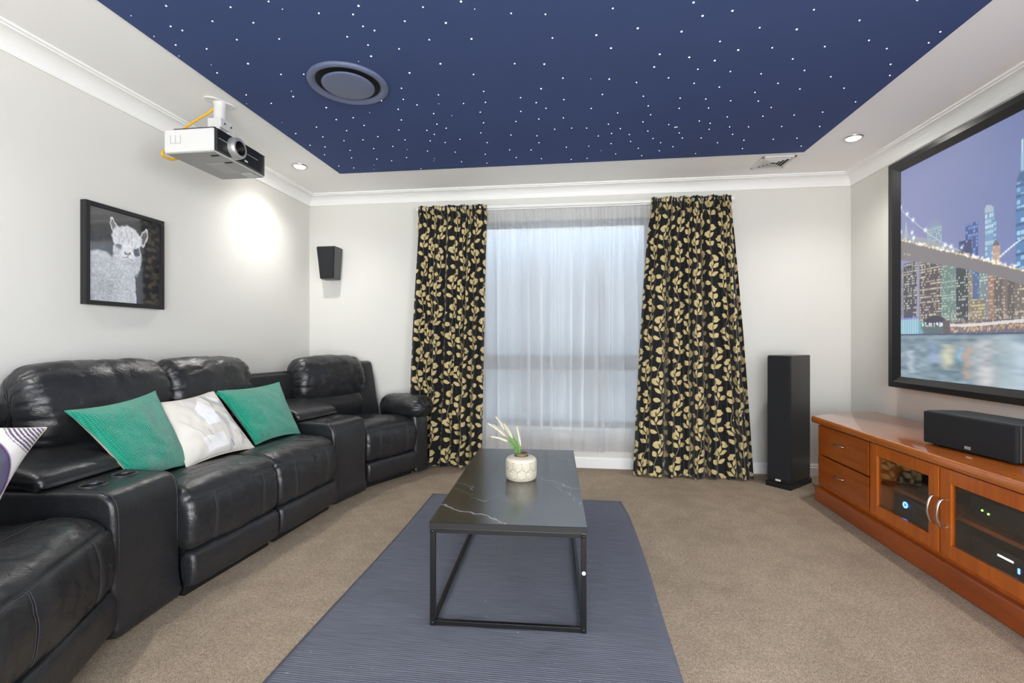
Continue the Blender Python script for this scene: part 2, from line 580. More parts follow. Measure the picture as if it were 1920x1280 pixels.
# ------------------------------------------------------------------ starry ceiling panel
PX0, PX1, PY0, PY1 = -1.812, 1.606, -1.45, 3.512
panel = newobj('star_ceiling_panel', MB().box((PX0, PY0, H - .006), (PX1, PY1, H)).mesh(), blue_m)
tag(panel, 'dark blue starry ceiling panel dotted with tiny white lights, set in the white ceiling', 'ceiling panel')
crops = [
 (180, 0, 3.765, '495,44 950,53 1218,13 247,113,f 822,152 1111,163 527,188 609,217 994,282 1293,277 562,319 781,347 1073,451,b 813,459,f 855,516 1306,527 1466,526 1060,671 1379,645,f 1392,683,b 1237,731 1313,865,f 1410,944 1316,67,f 410,258,f 586,397,f 1063,734,f'),
 (560, 0, 6.4, '718,75,b 242,163 653,177 1492,90 1273,258 1766,279,b 772,320 910,370 582,445 1567,480 832,544 1204,590 869,678,b 718,740,f 1701,768,b 1330,878,b 1234,1062 1678,1141 1255,1195 993,1211'),
 (560, 160, 6.4, '331,270,b 1420,237 1194,290 1682,224,f 1620,341 1838,366,f 851,331,f 654,390 451,413 1232,417 1659,468 785,482 214,503 1770,516 1201,538 1539,543 575,545 1627,589 950,617 290,620 771,655 1276,655 543,665 1578,668 1757,688 137,720 1130,735 316,740 900,760 618,782 1301,773,f 1546,790 1879,803 310,833 1295,868 636,872 1629,880,f 938,886 1116,906 1621,907,f 482,970 906,960,f 662,992 906,1008,f 1468,1000'),
 (860, 0, 6.4, '28,22,b 192,113,f 630,164 1041,176 1850,105 154,470,b 1126,459 1652,425,b 1828,581,b 672,767 1027,772,b 178,897 1250,940 1585,948,f 1807,951,b 989,1067,b 300,1098 743,1175 1724,1136 930,1233 321,1229 58,1244 1262,1197'),
 (860, 140, 6.4, '259,452 746,443 1048,405 1590,407 1907,461 962,534 1257,520 687,563 298,579 1797,596 1153,657 1356,643 1536,643 266,701 628,726 940,735 1676,737 1834,707 15,778 342,817 963,818 1829,829 1292,872 1561,859 611,904 868,904 1706,912,f 320,956 1884,952 690,995 993,1009 1350,1018 1541,1005 34,1047 338,1062'),
 (1160, 0, 6.4, '898,34,b 1365,134,b 1007,194,b 229,343,b 755,383,b 1692,336 1216,501 1843,577 1435,604,b 493,655,b 847,691,b 1153,731,b 426,807,b 950,834 1341,861 1710,888 598,937 214,992 905,1002 1208,1048 1912,1002 1635,1112 296,1157 738,1180 1045,1190 1343,1211 1676,1216'),
 (1160, 140, 6.4, '355,376 726,406 1078,402 1830,396 383,483 1730,500 1303,509 968,557 291,568 1098,585 601,601 676,633 697,630 1331,628 1558,628 20,648 1086,657 350,678 727,702 127,720 1368,717 764,762 990,762 412,768 1855,777,f 1502,788 143,803 503,818 1186,818 651,867 1485,888 235,885 487,914 922,948 277,973'),
 (1440, 0, 4.3636, '1221,5 376,82 749,169 1410,263 235,243,b 826,333 465,383 1315,352 972,400 202,484 1003,528 298,578 997,619 514,630 261,730 622,723 716,835 447,919 214,943 112,1036 423,1036 43,1141 237,1132 272,1196'),
]
stars = []
for ox, oy, s, txt in crops:
    for e in txt.split():
        q = e.split(',')
        x, y, _ = on_plane(ox + float(q[0]) / s, oy + float(q[1]) / s, 2, H - .008)
        r = .0030
        if len(q) > 2: r = .0039 if q[2] == 'b' else .0016
        if PX0 < x < PX1 and y < PY1 - .004: stars.append((x, y, r))
stars.sort(key=lambda q: -q[2] / q[1])
star_m = emit_mat('star_light_glow', (0.95, 0.88, 1.0), 2.4)
smb = MB().lathe([(0, -.0035), (.6, -.003), (1, 0), (1, .003)], 10).mesh()
proto = None
star_mesh = MB().lathe([(0, -.45), (.55, -.40), (.86, -.24), (1, 0.0), (1, .3), (0, .3)], 10).mesh()
star_mesh.materials.append(star_m)
for (x, y, r) in stars[:100]:
    o = bpy.data.objects.new('star_light', star_mesh); COL.objects.link(o)
    o.parent = panel; o.location = (x, y, H - .007); o.scale = (r, r, r)
b = MB()
for (x, y, r) in stars[100:]:
    b.lathe([(0, -.45 * r), (.86 * r, -.24 * r), (r, 0), (r, .3 * r), (0, .3 * r)], 8, Matrix.Translation((x, y, H - .007)))
o = newobj('star_light', b.mesh(), star_m, panel); o['kind'] = 'stuff'

# round air outlet in the panel
t = thing('air_vent', 'round blue-grey ceiling air vent set in the starry panel', 'air vent', (-1.13, 2.278, H - .006))
vent_m = plain('vent_blue_paint', (96, 106, 134), 0.5, var=0.04)
newobj('outer_ring', MB().lathe([(.196, 0), (.198, -.006), (.192, -.014), (.180, -.018), (.166, -.012), (.156, .0), (.154, .004), (.19, .004)], 64).mesh(), vent_m, t)
newobj('throat', MB().lathe([(.158, -.002), (.112, .0), (0, .001)], 48).mesh(), darkgap, t)
newobj('centre_disc', MB().lathe([(0, -.020), (.118, -.020), (.128, -.017), (.130, -.012), (.124, -.008), (0, -.008)], 64).mesh(), vent_m, t)

# square supply grille, four-way louvres
t = thing('ceiling_grille', 'white square louvred air grille in the ceiling border beside the blue panel', 'air grille', (1.475, 3.695, H))
g = .118
b = MB()
for (x0, y0, x1, y1) in ((-g, -g, g, -g + .02), (-g, g - .02, g, g), (-g, -g, -g + .02, g), (g - .02, -g, g, g)):
    b.box((x0, y0, -.008), (x1, y1, 0), .002)
newobj('frame', b.mesh(), white_metal, t)
newobj('throat', MB().box((-.1, -.1, -.0015), (.1, .1, 0)).mesh(), darkgap, t)
for side in range(4):
    b = MB()
    R = Matrix.Rotation(side * PI / 2, 4, 'Z')
    for k in range(4):
        d = .088 - k * .021
        b.box((-d, -.0015, -.008), (d, .0015, .008), 0, M=R @ Matrix.Translation((0, -d, -.006)) @ Matrix.Rotation(math.radians(52), 4, 'X'))
    newobj('louvre', b.mesh(), white_metal, t)

# ------------------------------------------------------------------ downlights
lamp_m = emit_mat('halogen_glow', (1.0, 0.96, 0.90), 70.0)
def downlight(x, y, label, watt):
    t = thing('downlight', label, 'downlight', (x, y, H), 0, 'recessed downlights along the ceiling border')
    newobj('trim_ring', MB().lathe([(.040, -.001), (.043, -.008), (.050, -.009), (.056, -.005), (.057, 0)], 40).mesh(), chrome, t)
    newobj('lamp', MB().lathe([(0, -.016), (.020, -.015), (.033, -.011), (.039, -.005), (.040, 0)], 32).mesh(), lamp_m, t)
    ld = bpy.data.lights.new('downlight_lamp', 'SPOT')
    ld.energy = watt; ld.spot_size = math.radians(140); ld.spot_blend = 1.0
    ld.shadow_soft_size = 0.035; ld.color = (1.0, 0.975, 0.94)
    lo = bpy.data.objects.new('downlight_lamp', ld); COL.objects.link(lo)
    lo.location = (x, y, H - .03)
DL = 26
for x, y, lab in ((-2.04, 3.33, 'glowing recessed downlight in the ceiling corner beyond the projector'),
                  (1.815, 3.315, 'glowing recessed downlight in the ceiling near the top of the large screen'),
                  (-2.04, 0.98, 'recessed downlight in the ceiling above the near end of the leather sofa'),
                  (1.815, 0.98, 'recessed downlight in the ceiling above the near half of the large screen'),
                  (-2.04, -1.36, 'recessed downlight in the near ceiling corner beyond the sofa end'),
                  (1.815, -1.36, 'recessed downlight in the near ceiling corner on the screen wall side')):
    downlight(x, y, lab, DL)

# ------------------------------------------------------------------ projector
zb, zt = 2.02, 2.135
t = thing('projector', 'white and black ceiling projector with round lens hanging under the ceiling', 'projector', (-1.875, 2.31, zb))
white_pl = plain('projector_white', (214, 214, 212), 0.35, var=0.02)
grey_pl = plain('projector_grey', (150, 151, 150), 0.45, var=0.03)
hx, hy, hh = .145, .197, .115
newobj('casing', MB().box((-hx, -hy, 0.0), (hx - .018, hy, hh), .010, 3).mesh(), white_pl, t)
# curved dark front panel
pts = []
for k in range(15):
    y = -hy + .006 + (2 * hy - .012) * k / 14
    pts.append((hx - .004 - .022 * max(0, (y - .10) / .1) ** 2 + .004, y))
newobj('front_panel', MB().prism([(hx - .02, -hy + .006)] + pts + [(hx - .05, hy - .006)], .004, hh - .004, 0.002, 2).mesh(), blackplastic, t)
newobj('bottom_cover', MB().box((-hx + .008, -hy + .008, -.004), (hx - .024, hy - .008, .002), .002).mesh(), grey_pl, t)
newobj('top_cover', MB().box((-hx + .05, -hy + .004, hh - .001), (hx - .016, hy - .004, hh + .004), .002).mesh(), blackplastic, t)
b = MB().box((-.04, -.045, -.0055), (.05, .10, -.0035), .0005)
newobj('lamp_hatch', b.mesh(), plain('hatch_grey', (168, 169, 168), 0.5, var=0.03), t)
newobj('rating_sticker', MB().box((.04, .11, -.0055), (.10, .175, -.0038), 0).mesh(), plain('sticker_pale', (205, 206, 208), 0.6, var=0.03), t)
for yy in (-.15, -.055):
    newobj('foot_slot', MB().box((.070, yy, -.0052), (.112, yy + .014, -.0035), 0).mesh(), darkgap, t)
newobj('front_strip', MB().box((hx - .002, -hy + .012, .062), (hx + .0012, hy - .09, .066), 0).mesh(), grey_pl, t)
newobj('logo_plate', MB().box((hx - .002, .0, .018), (hx + .0015, .025, .027), 0).mesh(), white_metal, t)
# side connector door outline on the white flank
b = MB()
for (x0, z0, x1, z1) in ((-.11, .045, -.106, .085), (-.083, .045, -.079, .085), (-.055, .045, -.051, .085), (-.11, .043, -.051, .046)):
    b.box((x0, -hy - .0008, z0), (x1, -hy + .001, z1), 0)
newobj('port_door', b.mesh(), plain('groove_grey', (176, 177, 176), 0.5, var=0.02), t)
LM = Matrix.Translation((hx - .004, -.072, .056)) @ Matrix.Rotation(PI / 2, 4, 'Y') @ Matrix.Scale(1.2, 4)
silver = plain('satin_silver', (188, 188, 186), 0.38, 0.6, var=0.03)
ln = newobj('lens_ring', MB().lathe([(.030, .030), (.036, .032), (.041, .029), (.044, .018), (.046, .002), (.046, -.01)], 40, LM).mesh(), silver, t)
newobj('lens_barrel', MB().lathe([(.031, .030), (.028, .014), (.026, .008)], 40, LM).mesh(), blackplastic, ln)
lens_m = NT('lens_glass'); lens_m.bsdf((0.02, 0.008, 0.01), 0.04, spec=0.8)
newobj('lens', MB().lathe([(0, .018), (.012, .016), (.022, .011), (.028, .006)], 32, LM).mesh(), lens_m.m, ln)
t['label'] = 'silver-white and black projector with a round lens, hanging from a ceiling mount'
# mount: part of the hanging assembly
mx, my = -1.93 + 1.875, 2.38 - 2.31
b = MB()
pl = []
for k in range(32):
    a = 2 * PI * k / 32
    rr = .035 + .045 * abs(math.cos(a - math.radians(66))) ** 3
    pl.append((mx + rr * math.cos(a), my + rr * math.sin(a)))
b.prism(pl, H - zb - .008, H - zb, 0.002, 2)
mount = newobj('mount_plate', b.mesh(), white_metal, t)
newobj('pole', MB().lathe([(.030, .270), (.030, .345), (.033, .366), (.036, .374)], 24, Matrix.Translation((mx, my, 0))).mesh(), white_metal, mount)
b = MB().box((mx - .040, my - .042, .225), (mx + .040, my + .042, .276), .003).box((mx - .03, my - .040, .117), (mx + .03, my - .033, .230), .001).box((mx - .03, my + .033, .117), (mx + .03, my + .040, .230), .001)
b.tube([(mx - .06, my - .03, .12), (mx + .02, my, .17), (mx + .06, my + .04, .12)], .007)
newobj('tilt_bracket', b.mesh(), white_metal, mount)
for dx, dy in ((.03, .02), (-.02, -.03)):
    newobj('screw', MB().tube([(mx + .040, my + dx, .25), (mx + .046, my + dx, .25)], .006).mesh(), chrome, mount)
cable = newobj('cable', MB().tube(catmull([(-1.955, 2.365, 2.36), (-1.975, 2.35, 2.33), (-2.03, 2.31, 2.265), (-2.075, 2.275, 2.20), (-2.075, 2.25, 2.14), (-2.058, 2.20, 2.075), (-2.036, 2.14, 2.045), (-2.034, 2.118, 2.022), (-2.032, 2.128, 2.008), (-2.030, 2.17, 2.010), (-2.026, 2.21, 2.03)], 8, False), .0062).mesh(),
               plain('yellow_cable', (222, 170, 20), 0.5, var=0.04))
tag(cable, 'yellow cable looping from the ceiling mount down behind the projector', 'cable')

# ------------------------------------------------------------------ painting
class Paint:
    """numpy canvas over metres (s to the right, z up)"""
    def __init__(self, s, z, rgb):
        self.S, self.Z = np.meshgrid(s, z)
        self.c = np.ones(self.S.shape + (3,)) * np.array(rgb, float)
    def blend(self, mask, rgb):
        m = np.clip(mask, 0, 1)[..., None]
        self.c = self.c * (1 - m) + np.array(rgb, float) * m
    def add(self, mask, rgb):
        self.c = self.c + mask[..., None] * np.array(rgb, float)
    def rect(self, s0, z0, s1, z1, rgb, a=1.0):
        self.blend(((self.S >= s0) & (self.S <= s1) & (self.Z >= z0) & (self.Z <= z1)) * a, rgb)
    def ell(self, s, z, rs, rz, rgb, a=1.0, soft=0.25, rot=0.0):
        ds, dz = self.S - s, self.Z - z
        c, n = math.cos(rot), math.sin(rot)
        d = np.sqrt(((ds * c + dz * n) / rs) ** 2 + ((-ds * n + dz * c) / rz) ** 2)
        self.blend(np.clip((1 - d) / soft + .5, 0, 1) * a, rgb)
    def glow(self, s, z, r, rgb, a=1.0):
        self.add(np.exp(-((self.S - s) ** 2 + (self.Z - z) ** 2) / r ** 2) * a, rgb)
    def poly(self, pts, rgb, a=1.0):
        inside = np.zeros(self.S.shape, bool)
        n = len(pts)
        for i in range(n):
            x1, y1 = pts[i]; x2, y2 = pts[(i + 1) % n]
            if y1 == y2: continue
            cond = ((y1 > self.Z) != (y2 > self.Z)) & (self.S < (x2 - x1) * (self.Z - y1) / (y2 - y1) + x1)
            inside ^= cond
        self.blend(inside * a, rgb)
        return inside
    def dist(self, pts):
        d = np.full(self.S.shape, 1e9)
        for (x1, y1), (x2, y2) in zip(pts, pts[1:]):
            vx, vy = x2 - x1, y2 - y1
            tt = np.clip(((self.S - x1) * vx + (self.Z - y1) * vy) / (vx * vx + vy * vy + 1e-12), 0, 1)
            d = np.minimum(d, np.hypot(self.S - x1 - tt * vx, self.Z - y1 - tt * vy))
        return d
    def line(self, pts, w, rgb, a=1.0):
        self.blend(np.clip((w - self.dist(pts)) / (w * .6) + .0, 0, 1) * a, rgb)

def smooth_noise(shape, cells, seed=0):
    r = np.random.default_rng(seed)
    g = r.random((cells[0] + 2, cells[1] + 2))
    y = np.linspace(0, cells[0], shape[0]); x = np.linspace(0, cells[1], shape[1])
    yi = y.astype(int); xi = x.astype(int); fy = (y - yi)[:, None]; fx = (x - xi)[None, :]
    fy = fy * fy * (3 - 2 * fy); fx = fx * fx * (3 - 2 * fx)
    a = g[yi][:, xi]; b_ = g[yi][:, xi + 1]; c = g[yi + 1][:, xi]; d = g[yi + 1][:, xi + 1]
    return a * (1 - fy) * (1 - fx) + b_ * (1 - fy) * fx + c * fy * (1 - fx) + d * fy * fx

# ------------------------------------------------------------------ big screen on the right wall
SX = 2.148                      # picture surface
SY0, SZ0, SZ1 = 3.395, .845, 2.19
SWD = 2.40
def S2(px, py):
    q = on_plane(px, py, 0, SX)
    return (SY0 - q[1], q[2])
def city():
    s = np.concatenate([np.arange(0, .95, .0029), np.linspace(.95, SWD, 190)])
    z = np.linspace(SZ0, SZ1, 470)
    P = Paint(s, z, (0, 0, 0))
    fs = P.S; fz = (P.Z - SZ0) / (SZ1 - SZ0)
    # night sky glow
    k = np.clip(fs / 1.0, 0, 1)[..., None]
    tcol = np.array((128, 134, 178.)) * (1 - k) + np.array((98, 112, 162.)) * k
    mcol = np.array((146, 149, 190.)) * (1 - k) + np.array((110, 124, 176.)) * k
    f = np.clip((fz - .45) / .55, 0, 1)[..., None]
    P.c = mcol * (1 - f) + tcol * f
    def rp(pts): return [S2(*q) for q in pts]
    sh = 0
    def bld(x0, y0, x1, y1, body, win_c, dens, pw=.0115, ph=.017, seed=0, a=1.0):
        (s0, zt_), (s1, _) = S2(x0, y0), S2(x1, y0)
        z0 = S2((x0 + x1) / 2, y1)[1]
        mid = S2((x0 + x1) / 2, y0)[1]
        tower(s0, z0, s1, mid, body, win_c, dens, pw, ph, seed)
    def tower(s0, z0, s1, z1, body, win_c, dens, pw=.0115, ph=.017, seed=0):
        m = (P.S >= s0) & (P.S <= s1) & (P.Z >= z0) & (P.Z <= z1)
        P.blend(m * 1.0, body)
        r = np.random.default_rng(seed)
        ci = ((P.S - s0) / pw).astype(int); ri = ((P.Z - z0) / ph).astype(int)
        T = r.random((400, 400)); rowb = r.random(400)
        cu = ((P.S - s0) / pw) % 1; rv = ((P.Z - z0) / ph) % 1
        ci = np.clip(ci, 0, 399); ri = np.clip(ri, 0, 399)
        lit = (T[ri, ci] < dens * (0.35 + 1.3 * rowb[ri])) & (cu > .18) & (rv > .35) & m
        w = (0.55 + .45 * T[ri, (ci + 7) % 400]) * lit
        P.blend(w * .9, win_c)
    # towers standing above the bridge deck
    bld(1738, 424, 1766, 470, (128, 150, 168), (196, 226, 226), .8, seed=1)
    P.ell(*S2(1751, 428), .045, .05, (140, 160, 176), .5, 1.2)
    bld(1810, 417, 1834, 480, (70, 84, 138), (126, 166, 228), .5, .016, .02, seed=2)
    bld(1798, 450, 1822, 480, (64, 70, 104), (120, 160, 220), .12, seed=3)
    bld(1847, 388, 1864, 492, (118, 158, 192), (212, 236, 246), .75, .012, .028, seed=4)
    bld(1862, 410, 1868, 492, (96, 138, 180), (190, 224, 244), .7, .010, .03, seed=5)
    P.poly(rp([(1846, 392), (1850, 384), (1858, 384), (1863, 390), (1863, 396), (1846, 400)]), (168, 186, 198))
    bld(1861, 460, 1875, 492, (186, 156, 140), (226, 196, 168), .4, seed=6)
    P.poly(rp([(1861, 460), (1868, 448), (1875, 460)]), (110, 104, 104))
    bld(1905, 338, 1946, 512, (82, 126, 178), (178, 222, 246), .62, .022, .03, seed=7)
    for yy in (352, 372, 398, 425, 455, 480):
        s0, z0 = S2(1905, yy); s1, _ = S2(1946, yy)
        P.rect(s0, z0, s1, z0 + .014, (58, 88, 134), .8)
    P.poly(rp([(1905, 340), (1914, 318), (1919, 318), (1946, 330), (1946, 340)]), (70, 98, 140))
    P.line(rp([(1917, 318), (1917, 262)]), .007, (190, 226, 240)); P.line(rp([(1917, 318), (1917, 290)]), .012, (150, 190, 215), .8)
    # rest of the skyline, further along the screen
    r = np.random.default_rng(5)
    x = .98
    while x < SWD:
        w = r.uniform(.05, .12); hgt = r.uniform(1.38, 1.78)
        tower(x, 1.2, x + w, hgt, (70 + r.integers(30), 84 + r.integers(30), 120 + r.integers(40)), (170, 205, 230), r.uniform(.2, .6), seed=int(r.integers(999)))
        x += w + r.uniform(-.01, .04)
    # dense blocks under the deck
    under = [(1683, 1694, 505, (130, 128, 140), (190, 186, 190), .3), (1694, 1721, 492, (74, 72, 80), (222, 220, 190), .55), (1719, 1726, 500, (150, 148, 176), (150, 150, 180), .1),
             (1724, 1766, 488, (84, 76, 80), (232, 222, 190), .62), (1765, 1794, 496, (108, 130, 122), (178, 214, 196), .6), (1793, 1816, 500, (62, 66, 70), (206, 224, 206), .4),
             (1815, 1836, 510, (136, 122, 112), (226, 206, 166), .45), (1824, 1838, 500, (84, 104, 140), (130, 180, 235), .5), (1836, 1852, 506, (118, 134, 138), (206, 220, 200), .5),
             (1853, 1866, 512, (150, 116, 100), (230, 190, 150), .4), (1864, 1880, 516, (98, 92, 90), (224, 208, 176), .45), (1880, 1890, 516, (118, 106, 98), (226, 206, 170), .4),
             (1889, 1902, 518, (92, 86, 84), (200, 190, 170), .25), (1902, 1946, 520, (112, 104, 98), (228, 210, 176), .4)]
    for i, (x0, x1, y0, bc, wc, dn) in enumerate(under):
        bld(x0, y0, x1, 612, bc, wc, dn, .0125 if i % 2 else .010, .0155, seed=40 + i)
    bld(1820, 560, 1848, 612, (128, 118, 104), (222, 206, 150), .5, seed=77)
    r = np.random.default_rng(15)
    x = .98
    while x < SWD:
        w = r.uniform(.06, .14)
        tower(x, 1.15, x + w, r.uniform(1.32, 1.46), (90 + r.integers(40), 84 + r.integers(34), 84 + r.integers(30)), (228, 212, 180), r.uniform(.3, .6), seed=int(r.integers(999)))
        x += w
    # bridge deck, truss and cables
    top = rp([(1681, 448), (1740, 462), (1800, 476), (1850, 489), (1920, 507)])
    bot = rp([(1920, 534), (1860, 516), (1800, 502), (1740, 493), (1681, 487)])
    dz = (top[-1][1] - top[-2][1]) / (top[-1][0] - top[-2][0])
    ext = (SWD, top[-1][1] + dz * .45 * (SWD - top[-1][0])); extb = (SWD, ext[1] - .075)
    trus = rp([(1681, 436), (1740, 447), (1790, 466)])
    m = P.poly(trus + top[2::-1], (140, 138, 146), .65)
    hat = ((np.sin((P.S + P.Z) * 420) > .2) | (np.sin((P.S - P.Z) * 420) > .3)) & m
    P.blend(hat * .5, (196, 196, 202))
    P.poly(top + [ext, extb] + bot, (126, 121, 122))
    P.line(top + [ext], .006, (206, 180, 146), .85)
    r = np.random.default_rng(8)
    for i in range(150):
        u = r.random() ** .9 * 4
        i0 = min(int(u), 3); fr = u - i0
        sx = top[i0][0] * (1 - fr) + top[i0 + 1][0] * fr; sz = top[i0][1] * (1 - fr) + top[i0 + 1][1] * fr
        P.glow(sx, sz + r.uniform(-.006, .016), r.uniform(.003, .007), ((120, 80, 40), (110, 100, 60), (60, 90, 80))[r.integers(3)], 1.0)
    for x_, y_ in ((1696, 476), (1702, 477), (1706, 478)): P.glow(*S2(x_, y_), .007, (70, 60, 20))
    cab = rp([(1681, 385), (1700, 403), (1720, 421), (1745, 441), (1775, 459), (1800, 470)])
    P.line(cab, .004, (196, 200, 206), .9)
    P.line(rp([(1681, 422), (1700, 437), (1712, 446)]), .005, (120, 160, 200), .8)
    P.line(rp([(1872, 484), (1890, 468), (1906, 455), (1946, 430)]), .004, (190, 205, 205), .9)
    for q in ((1689, 389), (1701, 401), (1712, 412), (1735, 431), (1710, 436), (1713, 446), (1689, 435), (1803, 464), (1772, 459), (1783, 462)):
        P.glow(*S2(*q), .012, (110, 120, 110)); P.glow(*S2(*q), .005, (120, 120, 120))
    for kx in range(8): P.glow(*S2(1876 + kx * 5, 480 - kx * 4.3), .006, (90, 110, 90))
    P.line(rp([(1699, 448), (1699, 418)]), .006, (214, 210, 214), .9); P.poly(rp([(1694, 446), (1699, 414), (1705, 446)]), (170, 178, 190), .7)
    # shoreline
    zs = S2(1750, 628)[1]; zb_ = S2(1750, 604)[1]
    P.rect(0, zs, SWD, zb_, (104, 96, 104), .9)
    nz = smooth_noise(P.S.shape, (120, 240), 3)
    band = (P.Z > zs) & (P.Z < zb_ + .05)
    P.blend(band * np.clip((nz - .62) * 5, 0, .8), (214, 196, 176))
    s1 = S2(1722, 600)[0]; zt2 = S2(1700, 596)[1]
    P.rect(0, zs + .01, s1, zt2, (134, 186, 206)); P.rect(0, zt2 - .012, s1, zt2 + .006, (112, 120, 190))
    P.blend(((np.sin(P.S * 300) > .5) & (P.S < s1) & (P.Z > zs + .01) & (P.Z < zt2)) * .6, (206, 232, 240))
    P.rect(.03, zt2, .11, zt2 + .045, (76, 74, 92))
    P.rect(s1, zs + .01, s1 + .04, zt2 - .03, (110, 170, 180)); 
    sa, sb = S2(1730, 600)[0], S2(1776, 600)[0]
    P.ell((sa + sb) / 2, zs + .05, (sb - sa) / 2 + .01, .05, (86, 104, 104)); P.ell((sa + sb) / 2, zs + .085, (sb - sa) / 2.4, .03, (58, 60, 72))
    r = np.random.default_rng(9)
    for i in range(40): P.glow(sa + r.random() * (sb - sa), zs + .062 + r.uniform(-.008, .012), .005, (150, 150, 150))
    P.rect(sb - .03, zs + .0, sb + .02, zs + .085, (96, 84, 84))
    lm = (P.S > sb + .02) & (P.Z > zs + .02) & (P.Z < zs + .065)
    P.blend(lm * np.clip((nz - .3) * 2.4, 0, 1) * .8, (216, 168, 118))
    ls = (P.S > sb + .02) & (np.abs(P.Z - zs - .058 - .006 * np.sin(P.S * 9)) < .008)
    P.blend(ls * .85, (238, 236, 232))
    P.rect(0, zs - .003, SWD, zs + .010, (70, 76, 106), .9)
    # water
    wm = P.Z < zs
    wn = smooth_noise(P.S.shape, (46, 16), 21) * .6 + smooth_noise(P.S.shape, (90, 30), 22) * .4
    base_ = np.array((122, 146, 158.)) + (wn[..., None] - .5) * np.array((90, 84, 80.))
    P.c = np.where(wm[..., None], base_, P.c)
    def refl(px, wid, rgb, a, y0=.0, y1=1.0):
        s_ = S2(px, 660)[0]
        v = np.clip((zs - P.Z) / (zs - SZ0), 0, 1)
        w = np.exp(-((P.S - s_ + .01 * np.sin(P.Z * 90)) / wid) ** 2) * (v > y0) * (v < y1) * np.clip(v * 6, 0, 1)
        P.blend(wm * w * a * (.45 + .55 * wn), rgb)
    refl(1708, .035, (214, 220, 236), .9, .36, .88); refl(1750, .03, (150, 166, 220), .8, .2, .6); refl(1777, .045, (222, 214, 176), 1.0, .2, .75)
    refl(1801, .02, (126, 196, 236), 1.0, .25, .55); refl(1812, .03, (196, 158, 136), 1.0, .3, .9); refl(1850, .07, (232, 222, 218), 1.0)
    refl(1815, .05, (200, 170, 150), .5, .1, .4); refl(1912, .09, (206, 220, 236), .9); refl(1885, .05, (170, 190, 190), .7)
    for ss in np.arange(1.0, SWD, .16): 
        P.blend(wm * np.exp(-((P.S - ss) / .05) ** 2) * .6 * wn, (214, 214, 214))
    P.rect(0, zs - .022, SWD, zs - .006, (196, 206, 216), .25)
    P.c = np.clip(P.c, 0, 255) * .80 + np.array((158, 160, 168.)) * .20
    return s, z, P
s, z, P = city()
scr = thing('projection_screen', 'wide wall screen in a black frame showing a city skyline and bridge at night', 'screen', (XR, SY0 - SWD / 2, 0))
G = np.stack([np.full(P.S.shape, SX), SY0 - P.S, P.Z], -1) - np.array([XR, SY0 - SWD / 2, 0])
me = grid_mesh(G); set_colors(me, lin_np(P.c))
newobj('picture', me, paint_mat('screen_image', 0.5, 0.2, emit=0.70), scr)
bw = .088
def frame_bar(name, a, bb, parent, mat, inward):
    """one mitred bar of the frame: a, bb outer corners in (y, z); inward: unit toward the picture"""
    pass
y0, y1, z0, z1 = SY0 - SWD - .085, SY0 + .085, SZ0 - .072, SZ1 + .072     # outer
yi0, yi1, zi0, zi1 = SY0 - SWD, SY0, SZ0, SZ1                               # at the picture
ym0, ym1, zm0, zm1 = yi0 - .042, yi1 + .042, zi0 - .036, zi1 + .036         # face edge
xf, xs, xb = 2.120, SX - .004, XR
def ring(y0, y1, z0, z1, x): return [(x, y0, z0), (x, y1, z0), (x, y1, z1), (x, y0, z1)]
rings = [ring(y0, y1, z0, z1, xb), ring(y0, y1, z0, z1, xf + .006), ring(y0 + .006, y1 - .006, z0 + .006, z1 - .006, xf), ring(ym0, ym1, zm0, zm1, xf), ring(yi0, yi1, zi0, zi1, xs), ring(yi0, yi1, zi0, zi1, xb)]
v = [tuple(np.array(p) - np.array((XR, SY0 - SWD / 2, 0))) for r_ in rings for p in r_]; f = []
for k in range(5):
    for i in range(4):
        f.append((k * 4 + i, k * 4 + (i + 1) % 4, k * 4 + 4 + (i + 1) % 4, k * 4 + 4 + i))
fm = mesh_from(v, f, False)
bm = bmesh.new(); bm.from_mesh(fm); bmesh.ops.recalc_face_normals(bm, faces=bm.faces); bm.to_mesh(fm); bm.free()
newobj('frame', fm, plain('screen_frame_black', (24, 25, 27), 0.35, var=0.05, bump=(300, .03)), scr)
newobj('backing', MB().box((SX + .001 - XR, -SWD / 2 + .001, SZ0 + .001), (-.002, SWD / 2 - .001, SZ1 - .001)).mesh(), blackplastic, scr)

# ------------------------------------------------------------------ framed alpaca photograph
AY0, AY1, AZ0, AZ1 = 2.020, 2.468, 1.263, 1.776
art = thing('framed_picture', 'square black framed black-and-white photograph of a white alpaca on the wall', 'picture', (XL, (AY0 + AY1) / 2, AZ0))
wA, hA = AY1 - AY0, AZ1 - AZ0
s = np.linspace(0, wA - .048, 190); z = np.linspace(0, hA - .044, 220)
P = Paint(s, z, (52, 53, 56))
w_, h_ = s[-1], z[-1]
gr = smooth_noise(P.S.shape, (5, 5), 2)
P.c += (gr[..., None] - .5) * 14
def Q(a, b_): return a * w_, b_ * h_
fz = smooth_noise(P.S.shape, (60, 52), 4) * .5 + smooth_noise(P.S.shape, (110, 100), 5) * .5
wob = (smooth_noise(P.S.shape, (30, 28), 6) - .5) * .010
P.S0 = P.S.copy(); P.Z0 = P.Z.copy()
P.S = P.S + wob; P.Z = P.Z + np.roll(wob, 17, 0)
# body behind, neck, head
P.ell(*Q(.13, .21), .125, .160, (186, 188, 193), 1, .10)
P.ell(*Q(.02, .05), .15, .12, (172, 174, 179), 1, .2)
P.poly([Q(.37, .54), Q(.62, .50), Q(.615, .25), Q(.64, -.02), Q(.28, -.02), Q(.355, .25)], (192, 194, 199))
P.poly([Q(.34, .30), Q(.40, .50), Q(.42, .30), Q(.36, .0), Q(.30, .0)], (176, 178, 184), .5)
